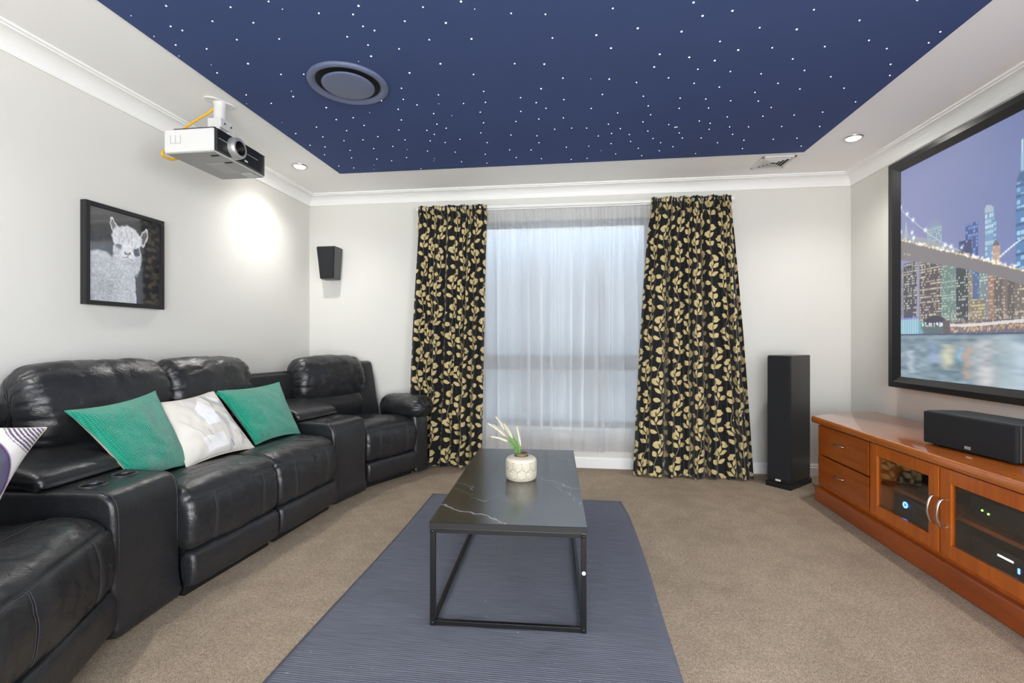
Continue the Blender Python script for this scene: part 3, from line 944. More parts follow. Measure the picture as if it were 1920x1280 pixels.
# ears behind the fringe
P.poly([Q(.30, .74), Q(.262, .84), Q(.255, .915), Q(.275, .945), Q(.305, .93), Q(.41, .79)], (200, 200, 203))
P.poly([Q(.315, .765), Q(.278, .85), Q(.275, .905), Q(.292, .915), Q(.375, .80)], (96, 96, 99), .85)
P.poly([Q(.64, .74), Q(.72, .85), Q(.77, .895), Q(.805, .885), Q(.815, .80), Q(.74, .66)], (200, 200, 203))
P.poly([Q(.67, .745), Q(.735, .835), Q(.775, .865), Q(.79, .82), Q(.735, .70)], (96, 96, 99), .85)
# face
P.ell(*Q(.50, .56), .082, .105, (200, 201, 204), 1, .12)
P.ell(*Q(.62, .48), .032, .075, (190, 191, 195), 1, .3)
P.ell(*Q(.385, .635), .022, .016, (92, 92, 96), .85, .8)
P.ell(*Q(.640, .600), .018, .024, (44, 44, 47), .95, .5)
P.ell(*Q(.645, .612), .004, .005, (180, 180, 182), .8, .5)
P.ell(*Q(.505, .60), .032, .055, (228, 228, 230), 1, .5)
P.ell(*Q(.505, .535), .042, .036, (222, 222, 225), 1, .4)
P.poly([Q(.465, .575), Q(.54, .575), Q(.522, .545), Q(.485, .545)], (128, 127, 129), .85)
P.line([Q(.468, .572), Q(.48, .560)], .003, (70, 70, 72)); P.line([Q(.537, .572), Q(.525, .560)], .003, (70, 70, 72))
P.line([Q(.503, .545), Q(.503, .515)], .003, (96, 96, 98)); P.line([Q(.44, .508), Q(.503, .515), Q(.57, .502)], .004, (112, 112, 116), .8)
P.ell(*Q(.52, .46), .04, .016, (172, 172, 176), .6, .8)
# woolly fringe
for (fx, fy, fr_) in ((.36, .745, .032), (.42, .785, .036), (.50, .800, .038), (.58, .785, .036), (.64, .735, .032), (.40, .715, .032), (.47, .735, .034), (.55, .730, .034), (.62, .695, .026), (.345, .70, .024)):
    P.ell(*Q(fx, fy), fr_, fr_, (222, 222, 225), 1, .35)
for (fx, fy) in ((.39, .68), (.45, .69), (.52, .69), (.58, .68), (.63, .67), (.49, .75), (.56, .77), (.42, .76)):
    P.line([Q(fx, fy + .04), Q(fx - .008, fy - .012)], .004, (164, 164, 168), .6)
lum = P.c.mean(-1)
P.c += ((fz - .5) * 60 * np.clip((lum - 90) / 90, 0, 1))[..., None]
o3 = np.array([XL, (AY0 + AY1) / 2, AZ0])
G = np.stack([np.full(P.S.shape, .026), P.S0 - w_ / 2, P.Z0 + .022], -1)
me = grid_mesh(G[:, ::-1]); set_colors(me, lin_np(P.c[:, ::-1]))
newobj('print', me, paint_mat('alpaca_print', 0.04, 0.5, IOR=2.0), art)
b = MB()
fb = .022
for (a, c, d, e) in ((-wA / 2, 0, wA / 2, fb), (-wA / 2, hA - fb, wA / 2, hA), (-wA / 2, fb, -wA / 2 + fb, hA - fb), (wA / 2 - fb, fb, wA / 2, hA - fb)):
    b.box((.001, a, c), (.034, d, e), .002)
newobj('frame', b.mesh(), plain('art_frame_black', (30, 30, 32), 0.4, var=0.05), art)
newobj('backing', MB().box((.002, -wA / 2 + .006, .006), (.024, wA / 2 - .006, hA - .006)).mesh(), blackplastic, art)

# ------------------------------------------------------------------ speakers
grille_m = plain('speaker_cloth', (26, 28, 31), 0.9, var=0.15, vscale=300, bump=(700, .3))
box_m = wood_mat('black_ash_veneer', (17, 17, 18), (34, 34, 35), 'Z', 0.38)
grey_box = plain('wall_speaker_grey', (74, 74, 74), 0.45, var=0.05)
t = thing('wall_speaker', 'small dark tapered loudspeaker mounted high on the wall beside the curtain', 'speaker', (-2.147, YF, 1.625))
def tapered(w0, w1, d0, d1, h, m=0.0):
    """w0,d0 at the bottom; back against y=0, front toward -y"""
    return [(-w0 / 2, -m, 0), (w0 / 2, -m, 0), (w0 / 2, -d0, 0), (-w0 / 2, -d0, 0), (-w1 / 2, -m, h), (w1 / 2, -m, h), (w1 / 2, -d1, h), (-w1 / 2, -d1, h)]
qf = [(0, 1, 2, 3), (7, 6, 5, 4), (0, 4, 5, 1), (1, 5, 6, 2), (2, 6, 7, 3), (3, 7, 4, 0)]
bm = bmesh.new()
vv = [bm.verts.new(p_) for p_ in tapered(.135, .175, .13, .155, .285, .012)]
for q in qf: bm.faces.new([vv[i] for i in q])
bmesh.ops.recalc_face_normals(bm, faces=bm.faces); bmesh.ops.bevel(bm, geom=bm.edges[:], offset=.006, segments=2, affect='EDGES')
me = bpy.data.meshes.new('mesh'); bm.to_mesh(me); bm.free()
newobj('cabinet', me, grey_box, t)
bm = bmesh.new()
vv = [bm.verts.new(p_) for p_ in [(-.062, -.126, .008), (.062, -.126, .008), (.062, -.137, .008), (-.062, -.137, .008), (-.082, -.150, .278), (.082, -.150, .278), (.082, -.162, .278), (-.082, -.162, .278)]]
for q in qf: bm.faces.new([vv[i] for i in q])
bmesh.ops.recalc_face_normals(bm, faces=bm.faces); bmesh.ops.bevel(bm, geom=bm.edges[:], offset=.003, segments=2, affect='EDGES')
me = bpy.data.meshes.new('mesh'); bm.to_mesh(me); bm.free()
newobj('grille', me, grille_m, t)
newobj('wall_bracket', MB().box((-.03, -.014, .05), (.03, 0, .2), .002).mesh(), black_metal, t)

# tower: local frame, front toward -y
ft = math.radians(-45)
t = thing('tower_speaker', 'tall black floor-standing loudspeaker between the curtain and the wooden cabinet', 'speaker', (1.60, 3.785, 0), 0)
Mx = Matrix.Translation((1.5075, 3.680, 0)) @ Matrix.Rotation(math.radians(-47), 4, 'Z')
tw, td, thh = .164, .325, .972
newobj('cabinet', MB().box((-tw / 2, .014, .035), (tw / 2, td, thh), .006, 3).mesh(), box_m, t, Mx)
newobj('grille', MB().box((-tw / 2 + .003, -.004, .060), (tw / 2 - .003, .016, thh - .004), .008, 3).mesh(), grille_m, t, Mx)
newobj('plinth', MB().box((-tw / 2 - .008, -.010, .0), (tw / 2 + .008, td + .010, .038), .006, 3).mesh(), blackplastic, t, Mx)
newobj('badge', MB().box((-.018, -.0125, .050), (.018, -.003, .064), .002).mesh(), white_metal, t, Mx)
b = MB().tube(catmull([(.0845, .18, .075), (.088, .19, .10), (.0845, .205, .11)], 6, False), .0018, 6).tube(catmull([(.0845, .20, .07), (.087, .215, .09), (.0845, .23, .125)], 6, False), .0018, 6)
W_ = wood_h

# ------------------------------------------------------------------ TV cabinet
CX, CY0, CY1, CT = 1.645, 3.415, 1.285, .57
cab = thing('tv_cabinet', 'long cherry-wood TV cabinet with drawers and glass doors along the right wall', 'cabinet', (1.92, 2.35, 0))
o3 = (1.92, 2.35, 0)
def L(p): return (p[0] - o3[0], p[1] - o3[1], p[2] - o3[2])
def bx(m, lo, hi, bev=0.0, seg=2): return m.box(L(lo), L(hi), bev, seg)
def foot(off, yo=0.0):
    """plan of the unit with canted ends, front moved by off"""
    xf_ = CX + off
    return [(xf_ - o3[0], CY0 + yo - o3[1]), (1.945 - o3[0], 3.665 + yo * .6 - o3[1]), (2.178 - o3[0], 3.665 + yo * .6 - o3[1]), (2.178 - o3[0], 1.035 - yo * .6 - o3[1]), (1.945 - o3[0], 1.035 - yo * .6 - o3[1]), (xf_ - o3[0], CY1 - yo - o3[1])]
ct = MB().prism(foot(-.030, .022), CT - .042, CT, .013, 4).mesh(angle=math.radians(40)); ct.shade_smooth(); ct.set_sharp_from_angle(angle=math.radians(50))
newobj('top', ct, wood_top, cab)
pm = MB().prism(foot(-.012, .008), 0, .105, .010, 3).mesh(); newobj('plinth', pm, wood_dark, cab)
carc = MB()
carc.prism(foot(.018, -.012), .105, .125)                         # bottom board
carc.prism([(2.150 - o3[0], 3.64 - o3[1]), (2.165 - o3[0], 3.64 - o3[1]), (2.165 - o3[0], 1.06 - o3[1]), (2.150 - o3[0], 1.06 - o3[1])], .12, CT - .04)
for yy in (3.410, 2.850, 1.850, 1.290):
    bx(carc, (CX + .018, yy - .009, .12), (2.15, yy + .009, CT - .04))
carc.prism([(CX + .018 - o3[0], CY0 - .012 - o3[1]), (1.945 - o3[0], 3.655 - o3[1]), (1.955 - o3[0], 3.64 - o3[1]), (CX + .030 - o3[0], CY0 - .027 - o3[1])], .12, CT - .04)
carc.prism([(CX + .018 - o3[0], CY1 + .012 - o3[1]), (1.945 - o3[0], 1.045 - o3[1]), (1.955 - o3[0], 1.06 - o3[1]), (CX + .030 - o3[0], CY1 + .027 - o3[1])], .12, CT - .04)
newobj('carcass', carc.mesh(), wood_v, cab)
sh = MB(); bx(sh, (CX + .05, 1.862, .292), (2.148, 2.838, .310), .002); newobj('shelf', sh.mesh(), wood_h, cab)
def handle_h(y, z, par):
    pts = [(CX - .002, y + .045, z), (CX - .018, y + .040, z), (CX - .022, y, z - .003), (CX - .018, y - .040, z), (CX - .002, y - .045, z)]
    newobj('handle', MB().tube([L(q) for q in catmull(pts, 5, False)], .0042, 8).mesh(), chrome, par)
for (ya, yb) in ((2.862, 3.400), (1.300, 1.838)):
    for (za, zz) in ((.326, .518), (.128, .318)):
        d = MB(); bx(d, (CX - .001, ya, za), (CX + .018, yb, zz), .004, 3)
        dr = newobj('drawer', d.mesh(), wood_h, cab)
        handle_h((ya + yb) / 2 + .005, (za + zz) / 2 + .012, dr)
stw = .062
for (ya, yb, hy_) in ((2.354, 2.848, 2.378), (1.852, 2.346, 2.322)):
    d = MB()
    za, zz = .128, .518
    bx(d, (CX - .001, ya, za), (CX + .019, ya + stw, zz), .0035, 2); bx(d, (CX - .001, yb - stw, za), (CX + .019, yb, zz), .0035, 2)
    bx(d, (CX, ya + stw - .002, za), (CX + .018, yb - stw + .002, za + stw), .003, 2); bx(d, (CX, ya + stw - .002, zz - stw), (CX + .018, yb - stw + .002, zz), .003, 2)
    dr = newobj('door', d.mesh(), wood_v, cab)
    g_ = MB(); bx(g_, (CX + .009, ya + stw - .004, za + stw - .004), (CX + .012, yb - stw + .004, zz - stw + .004))
    newobj('glass_pane', g_.mesh(), cab_glass, dr)
    hz = .315
    pts = [(CX - .001, hy_, hz + .062), (CX - .014, hy_, hz + .058), (CX - .026, hy_, hz + .03), (CX - .030, hy_, hz), (CX - .026, hy_, hz - .03), (CX - .014, hy_, hz - .058), (CX - .001, hy_, hz - .062)]
    newobj('handle', MB().tube([L(q) for q in catmull(pts, 5, False)], .0058, 10).mesh(), chrome, dr)

# devices behind the glass
def led(par, p, r, m, name='indicator_light'):
    return newobj(name, MB().lathe([(0, 0), (r, 0), (r, .003), (0, .003)], 12, Matrix.Translation(p) @ Matrix.Rotation(-PI / 2, 4, 'Y')).mesh(), m, par)
blue_led = emit_mat('blue_led', (0.05, 0.2, 1.0), 9.0); green_led = emit_mat('green_led', (0.35, 1.0, 0.15), 3.0); white_led = emit_mat('white_led', (0.95, 1.0, 0.9), 1.6)
dev_m = plain('device_black', (38, 40, 42), 0.35, var=0.1)
def device(name, label, cat, x0, y0, x1, y1, zz, h):
    t = thing(name, label, cat, ((x0 + x1) / 2, (y0 + y1) / 2, zz))
    sx, sy = (x1 - x0) / 2, (y1 - y0) / 2
    newobj('casing', MB().box((-sx, -sy, .006), (sx, sy, h), .004).mesh(), dev_m, t)
    for a in (-1, 1):
        for c in (-1, 1):
            newobj('foot', MB().box((a * sx * .8 - .012, c * sy * .8 - .012, 0), (a * sx * .8 + .012, c * sy * .8 + .012, .007)).mesh(), blackplastic, t)
    return t, sx, sy
d, sx, sy = device('amplifier', 'black amplifier with a blue power ring below the shelf behind the far glass door', 'amplifier', 1.74, 2.40, 2.10, 2.80, .125, .135)
newobj('power_ring', MB().tube([(-sx - .002, .115 + .013 * math.cos(a * PI / 8), .095 + .013 * math.sin(a * PI / 8)) for a in range(16)], .0035, 6, True).mesh(), blue_led, d)
newobj('display', MB().box((-sx - .001, -.12, .07), (-sx + .002, .04, .11)).mesh(), darkgap, d)
d, sx, sy = device('media_player', 'black media player on the shelf behind the far glass door', 'media player', 1.76, 2.46, 2.05, 2.80, .310, .055)
newobj('disc_tray', MB().box((-sx - .0015, -.08, .022), (-sx + .002, .06, .040), .001).mesh(), blackplastic, d)
d, sx, sy = device('receiver', 'black receiver with two small green lights on the shelf behind the near glass door', 'receiver', 1.74, 1.90, 2.10, 2.31, .310, .10)
led(d, (-sx - .0005, .142, .05), .004, green_led); led(d, (-sx - .0005, .112, .045), .004, green_led)
newobj('dial', MB().lathe([(.022, 0), (.022, .012), (.018, .015), (0, .015)], 24, Matrix.Translation((-sx, -.13, .05)) @ Matrix.Rotation(-PI / 2, 4, 'Y')).mesh(), chrome, d)
d, sx, sy = device('games_console', 'black games console with a lit white strip and blue light behind the near glass door', 'games console', 1.74, 1.90, 2.08, 2.30, .125, .105)
newobj('light_strip', MB().box((-sx - .002, .005, .075), (-sx + .001, .075, .083), .001).mesh(), white_led, d)
newobj('indicator_light', MB().box((-sx - .002, -.022, .045), (-sx + .001, -.014, .066), .001).mesh(), blue_led, d)

# centre speaker on the cabinet
ca = math.atan2(1.813 - 1.750, 2.608 - 2.180)
t = thing('centre_speaker', 'black horizontal centre loudspeaker resting on the cabinet below the screen', 'speaker', (1.785, 2.394, CT), -0.0)
Mx = Matrix.Translation((1.785, 2.394, CT)) @ Matrix.Rotation(-PI / 2 + ca, 4, 'Z')     # local: x along, front toward -y
newobj('cabinet', MB().prism([(-.216, .012), (.216, .012), (.216, .10), (.19, .20), (-.19, .20), (-.216, .10)], .006, .166, .006, 2).mesh(), box_m, t, Mx)
newobj('grille', MB().box((-.214, -.004, .008), (.214, .014, .163), .007, 3).mesh(), grille_m, t, Mx)
newobj('badge', MB().box((-.001, -.0065, .020), (.029, -.003, .034), .001).mesh(), chrome, t, Mx)
for a in (-.17, .17):
    newobj('foot', MB().box((a - .015, .02, 0), (a + .015, .18, .008)).mesh(), blackplastic, t, Mx)

# cable beside the cabinet
cb = newobj('cable', MB().tube(catmull([(1.80, 3.80, .004), (1.76, 3.62, .03), (1.735, 3.575, .14), (1.725, 3.56, .26), (1.745, 3.565, .33), (1.80, 3.60, .36), (1.86, 3.66, .34)], 8, False), .003, 6).mesh(), blackplastic)
tag(cb, 'thin black speaker cable curling behind the far end of the wooden cabinet', 'cable')

# ------------------------------------------------------------------ rug and coffee table
RX0, RX1, RY0, RY1 = -.968, .345, 1.12, 3.234
nx, ny = 60, 90
ys = np.linspace(RY0, RY1, ny); us = np.linspace(0, 1, nx)
U_, Y_ = np.meshgrid(us, ys)
lx = RX0 + .006 * np.sin(Y_ * 3 + .5); rx = RX1 + .022 * np.exp(-((Y_ - 2.28) / .45) ** 2) - .012 * (Y_ > 3.0) * (Y_ - 3.0) / .2 + .006 * np.sin(Y_ * 5)
X_ = lx + (rx - lx) * U_
Z_ = .007 + .0012 * np.sin(Y_ * 22 + 2 * np.sin(X_ * 3)) * np.exp(-((Y_ - 1.75) / .35) ** 2) + .0008 * np.sin(X_ * 9 + Y_ * 4)
edge = np.minimum(np.minimum(U_, 1 - U_) * 1.3, np.minimum(Y_ - RY0, RY1 - Y_))
Z_ = np.where(edge < .006, .0015, Z_)
me = grid_mesh(np.stack([X_, Y_, Z_], -1))
rug = newobj('rug', me, rug_m)
tag(rug, 'dark slate-blue woven flat rug lying on the carpet under the coffee table', 'rug')
md = rug.modifiers.new('solid', 'SOLIDIFY'); md.thickness = .006; md.offset = -1

tc = (-.262, 2.337); ta = math.radians(2.2); TZ = .40; tw2, tl2 = .295, .603
tab = thing('coffee_table', 'low black coffee table with a marble-look top and thin square metal frame', 'table', (tc[0], tc[1], .0095), ta)
def T2(px, py):
    q = on_plane(px, py, 2, TZ); v_ = Vector((q[0] - tc[0], q[1] - tc[1]))
    c_, s_ = math.cos(-ta), math.sin(-ta)
    return (v_.x * c_ - v_.y * s_, v_.x * s_ + v_.y * c_)
s = np.linspace(-tw2, tw2, 200); z = np.linspace(-tl2, tl2, 400)
P = Paint(s, z, (24, 25, 27))
P.c += (smooth_noise(P.S.shape, (14, 7), 1)[..., None] - .4) * 9
S0, Z0 = P.S.copy(), P.Z.copy()
P.S = P.S + (smooth_noise(S0.shape, (50, 26), 3) - .5) * .028; P.Z = P.Z + (smooth_noise(S0.shape, (50, 26), 4) - .5) * .028
def C4(pts): return [T2(780 + a / 2.783, 760 + b_ / 2.783) for a, b_ in pts]
veins = [([(120, 505), (200, 540), (300, 560), (380, 575), (410, 600), (470, 615)], .0032, .95), ([(180, 430), (215, 405), (260, 415), (300, 440)], .002, .7), ([(195, 435), (240, 450), (300, 465)], .002, .5),
         ([(300, 410), (345, 380), (385, 390)], .0016, .45), ([(290, 480), (350, 500), (440, 470), (560, 468), (605, 455)], .0016, .5), ([(480, 490), (525, 510)], .0018, .6), ([(600, 365), (700, 395), (780, 420), (860, 442)], .0032, .75),
         ([(740, 430), (800, 465), (868, 520)], .0026, .6), ([(560, 235), (640, 255), (720, 262), (835, 290)], .003, .55), ([(380, 270), (430, 250), (520, 262)], .002, .4), ([(330, 255), (400, 235), (470, 240)], .002, .4), ([(640, 280), (740, 300), (845, 330)], .002, .35)]
for pts, w, a in veins:
    c_ = C4(pts); w = w * 1.5
    dd = P.dist(c_)
    tex = smooth_noise(S0.shape, (70, 36), 9)
    P.blend(np.clip((w - dd) / (w * .5) + .2, 0, 1) * a * (.62 + .38 * tex), (206, 210, 216))
    P.blend(np.exp(-(dd / (w * 4)) ** 2) * .16 * a, (150, 156, 164))
P.c = np.clip(P.c, 0, 255)
G = np.stack([S0, Z0, np.full(S0.shape, TZ - .008)], -1)
zt_ = TZ - .008
top = newobj('table_top', MB().box((-tw2, -tl2, zt_ - .024), (tw2, tl2, zt_ - .0006), .0012, 1).mesh(), plain('table_edge_black', (26, 26, 27), 0.4, var=0.06), tab)
me = grid_mesh(G); set_colors(me, lin_np(P.c))
newobj('marble_surface', me, paint_mat('black_marble', 0.22, 0.5, IOR=2.6), top)
fw = .020
lx, ly = tw2 - .012, tl2 - .012
for sx_ in (-1, 1):
    for sy_ in (-1, 1):
        lo = (sx_ * lx - fw / 2, sy_ * ly - fw / 2, 0); hi = (sx_ * lx + fw / 2, sy_ * ly + fw / 2, zt_ - .024)
        lg = newobj('leg', MB().box(lo, hi, .002).mesh(), black_metal, tab)
        for zz in (.012, zt_ - .035):
            newobj('bolt', MB().lathe([(.0065, 0), (.006, .003), (.003, .0045), (0, .0045)], 12, Matrix.Translation((sx_ * lx, sy_ * (ly + fw / 2), zz)) @ Matrix.Rotation(sy_ * -PI / 2, 4, 'X')).mesh(), black_metal, lg)
        if sx_ == 1 and sy_ == -1:
            newobj('white_cap', MB().lathe([(.0075, 0), (.007, .003), (0, .004)], 16, Matrix.Translation((sx_ * lx, sy_ * (ly + fw / 2), .222)) @ Matrix.Rotation(PI / 2, 4, 'X')).mesh(), white_metal, lg)
for zz, nm in ((.010, 'lower_rail'), (zt_ - .034, 'upper_rail')):
    for sx_ in (-1, 1):
        newobj(nm, MB().box((sx_ * lx - .008, -ly + fw / 2, zz - .008), (sx_ * lx + .008, ly - fw / 2, zz + .009), .001).mesh(), black_metal, tab)
    for sy_ in (-1, 1):
        newobj(nm, MB().box((-lx + fw / 2, sy_ * ly - .008, zz - .008), (lx - fw / 2, sy_ * ly + .008, zz + .009), .001).mesh(), black_metal, tab)

# vase with a carved hexagon pattern
vx, vy = -.248, 2.318
vase = thing('vase', 'squat cream ceramic vase with carved hexagon pattern on the coffee table', 'vase', (vx, vy, TZ))
prof = catmull([(.055, .0005), (.066, .004), (.0745, .016), (.0770, .040), (.0775, .075), (.0755, .096), (.067, .108), (.050, .1135), (.036, .1155)], 12, False)
nseg = 220
ang = np.linspace(0, 2 * PI, nseg, endpoint=False)
R_ = prof[:, 0][:, None]; Zp = prof[:, 1][:, None]
A = ang[None, :] + 0 * R_
hexs = .046
uu = A * .0773; vv_ = Zp + 0 * A
# hexagon cell distance with inner nested lines
q1 = np.cos(0) * uu
per = 2 * PI * .0773 / round(2 * PI * .0773 / hexs)
px_, py_ = per, per * math.sqrt(3)
def hexd(u, v):
    best = None
    for ou, ov in ((0, 0), (px_ / 2, py_ / 2)):
        a = (u + ou + px_ / 2) % px_ - px_ / 2; c = (v + ov + py_ / 2) % py_ - py_ / 2
        d2 = a * a + c * c
        if best is None: best = (d2, a, c)
        else:
            m = d2 < best[0]
            best = (np.where(m, d2, best[0]), np.where(m, a, best[1]), np.where(m, c, best[2]))
    return best[1], best[2]
ha, hc = hexd(uu, vv_)
th = np.arctan2(hc, ha)
sect = np.floor((th + PI / 6) / (PI / 3)) * (PI / 3)
hexr = ha * np.cos(sect) + hc * np.sin(sect)          # distance toward a flat side
tri = np.floor((th) / (2 * PI / 3))
along = ha * np.cos(tri * 2 * PI / 3 + PI / 3 + PI / 2) + hc * np.sin(tri * 2 * PI / 3 + PI / 3 + PI / 2)
band = np.abs(((along / .0062) % 1) - .5) < .16
edge_ = hexr > px_ / 2 - .0014
groove = (band | edge_) & (vv_ > .006) & (vv_ < .094)
rr = R_ - groove * .0011
X_ = rr * np.cos(A); Y_ = rr * np.sin(A)
me = grid_mesh(np.stack([X_, Y_, vv_], -1), closed_u=True)
colr = np.where(groove[..., None], np.array((158, 150, 132.)), np.array((214, 207, 188.)))
set_colors(me, lin_np(colr))
newobj('body', me, paint_mat('cream_ceramic', 0.4, 0.5), vase)
newobj('neck', MB().lathe([(.030, .105), (.0305, .1155), (.0300, .128), (.0285, .130), (.026, .128), (.0255, .09), (0, .088)], 32).mesh(), plain('brown_rim', (112, 94, 66), 0.6, var=0.1), vase)
newobj('base', MB().lathe([(0, .0005), (.055, .0005)], 32).mesh(), plain('cream_base', (210, 205, 192), 0.6, var=0.03), vase)

# foxtail grass stems standing in the vase
gr = thing('foxtail_grass', 'artificial foxtail grass stems with pale fluffy heads standing in the cream vase', 'plant', (vx, vy, TZ + .09))
head_m = plain('foxtail_head', (206, 199, 178), 0.9, var=0.12, vscale=120)
green_m = plain('grass_green', (112, 158, 78), 0.55, var=0.2, vscale=60)
def pt(px, py, dy=0.0):
    q = on_plane(px, py, 1, vy + dy); return np.array((q[0] - vx, q[1] - vy, q[2] - TZ - .09))
def Zm(cx_, cy_): return 900 + cx_ / 8.536, 770 + cy_ / 8.533
heads = [((125, 200), (400, 400), -.01), ((215, 225), (430, 430), .01), ((175, 412), (440, 490), -.03), ((255, 95), (390, 300), .03), ((385, 205), (520, 440), .0), ((590, 255), (650, 560), .02), ((340, 180), (480, 420), .03)]
for tip, end, dy in heads:
    a = pt(*Zm(*tip), dy); c = pt(*Zm(*end), dy * .6)
    n = 26
    base_p = np.array((random.uniform(-.012, .012), random.uniform(-.012, .012), .0))
    b = MB()
    mid_ = catmull([base_p, c * .55 + base_p * .45 + np.array((0, 0, .012)), c], 6, False)
    stem = newobj('stem', b.tube(mid_, .0013, 6).mesh(), green_m, gr)
    ax_ = (a - c); Ln = np.linalg.norm(ax_); ax_ /= Ln
    sidev = np.cross(ax_, (0, 1, 0)); sidev /= np.linalg.norm(sidev); up_ = np.cross(sidev, ax_)
    b = MB()
    ptsh = [c + ax_ * Ln * k / n + np.array((0, 0, .004 * math.sin(k / n * PI))) for k in range(n + 1)]
    b.tube(ptsh, [.0008 + .0062 * math.sin(min(1, (k + 1) / 7) * PI / 2) * (1 - .55 * k / n) * (1 + .12 * (k % 2)) for k in range(n + 1)], 9)
    for k in range(150):
        f_ = random.random(); a_ = random.random() * 2 * PI
        p0 = c + ax_ * Ln * f_ + np.array((0, 0, .004 * math.sin(f_ * PI)))
        dirv = (sidev * math.cos(a_) + up_ * math.sin(a_)) * .0085 * (1 - .4 * f_) + ax_ * .007
        b.tube([p0, p0 + dirv], [.0006, .0001], 3, caps=False)
    newobj('seed_head', b.mesh(), head_m, stem)
blades = [((470, 605), (600, 620), .0), ((400, 420), (610, 600), .0), ((430, 470), (600, 590), .01), ((500, 385), (600, 570), .01), ((540, 670), (620, 600), -.028), ((455, 510), (590, 600), -.01), ((510, 360), (620, 580), -.01), ((425, 430), (560, 560), .02), ((590, 470), (610, 590), .02)]
for tip, end, dy in blades:
    a = pt(*Zm(*tip), dy); c = pt(*Zm(*end), dy * .4)
    root = np.array((c[0] * .5, c[1] * .5, .004))
    q_ = catmull([root, c, (a + c) / 2 + np.array((0, 0, .004)), a], 6, False)
    vs = []; fs = []
    for i, p_ in enumerate(q_):
        u = i / (len(q_) - 1); w = .0042 * (1 - u ** 2) + .0003
        d = q_[min(i + 1, len(q_) - 1)] - q_[max(i - 1, 0)]; d /= np.linalg.norm(d)
        sd = np.cross(d, (0, 1, 0.2)); sd /= np.linalg.norm(sd) + 1e-9
        nd_ = np.cross(sd, d)
        vs += [p_ - sd * w, p_ + nd_ * w * .35, p_ + sd * w, p_ - nd_ * w * .1]
        if i:
            for k in range(4): fs.append((4 * i - 4 + k, 4 * i - 4 + (k + 1) % 4, 4 * i + (k + 1) % 4, 4 * i + k))
    newobj('blade', mesh_from(vs, fs), green_m, gr)

# ------------------------------------------------------------------ curtains
def curtain(name, label, tx0, tx1, bx0, bx1, ztop, nf, seed, group, flare=.0, hem_y=3.80):
    r = np.random.default_rng(seed)
    nu, nv = 360, 120
    u = np.linspace(0, 1, nu); v = np.linspace(0, 1, nv)          # v: 0 top, 1 bottom
    uw = u + .018 * np.sin(2 * PI * (u * 2.3 + r.random())) + .010 * np.sin(2 * PI * (u * 5.1 + r.random()))
    UU, VV = np.meshgrid(uw, v); U0, _ = np.meshgrid(u, v)
    hb = .105 / 2.22                                              # heading band
    e = np.clip((VV - hb) / (1 - hb), 0, 1)
    ease = e ** .75
    x = (tx0 + (bx0 - tx0) * ease) * (1 - U0) + (tx1 + (bx1 - tx1) * ease) * U0
    ph = 2 * PI * nf * UU + .5 * np.sin(3 * e + 6 * UU)
    amp = .013 + .030 * np.clip(e * 2.2, 0, 1) + .012 * e
    am = .70 + .45 * np.sin(2 * PI * UU * 2.7 + seed)
    fold = (1 - 2 * np.abs(np.sin(ph / 2)) ** .75) * amp * am + .18 * amp * np.sin(2.6 * ph + 1.3)
    yb = 3.945 + (hem_y + .05 - 3.945) * e ** 1.5
    y = yb + fold
    x = x + .22 * amp * np.cos(ph) * (.4 + .6 * e)
    zz = ztop * (1 - VV) + (.012 + .010 * np.sin(ph * .5 + seed)) * VV
    # heading gathers
    hd = VV < hb * 1.02
    gath = np.sin(2 * PI * nf * 3.1 * UU) * .013
    y = np.where(VV < hb, 3.940 + gath + .006 * np.sin(VV / hb * 3 * PI) , y * np.clip((VV - hb) / .05, 0, 1) + (3.940 + gath) * (1 - np.clip((VV - hb) / .05, 0, 1)))
    zz = zz + np.where(VV < hb * .3, .003 * np.sin(2 * PI * nf * 3.1 * UU + 1) + .006 * np.sin(2 * PI * nf * .7 * UU), 0)
    Pm = np.stack([x, y, zz], -1)
    # cloth length along the width at mid height -> pattern coordinates
    row = Pm[int(nv * .6)]
    arc = np.concatenate([[0], np.cumsum(np.hypot(np.diff(row[:, 0]), np.diff(row[:, 1])))]) * 1.02
    UV = np.stack([np.tile(arc, (nv, 1)) + seed * .37, zz], -1)
    k = int(np.ceil(hb * (nv - 1)))
    o3 = np.array(((tx0 + tx1) / 2, 3.9, 0))
    t = thing(name, label, 'curtain', tuple(o3), 0, group)
    for part, sl in (('drape', slice(k, nv)), ('heading', slice(0, k + 1))):
        me = grid_mesh(Pm[sl] - o3); set_uv(me, UV[sl])
        o = newobj(part, me, leaf_m, t)
        m = o.modifiers.new('solid', 'SOLIDIFY'); m.thickness = .003; m.offset = 0
    return t
g_ = 'gold-leaf patterned curtains at the window'
curtain('curtain', 'black curtain with gold leaves behind the sofa end, between sheer and wall speaker', -1.315, -.715, -1.415, -.775, 2.236, 7, 1, g_, hem_y=3.885)
curtain('curtain', 'flaring black curtain with gold leaves beside the tall floor speaker', .640, 1.262, .478, 1.392, 2.242, 8, 4, g_, hem_y=3.80)

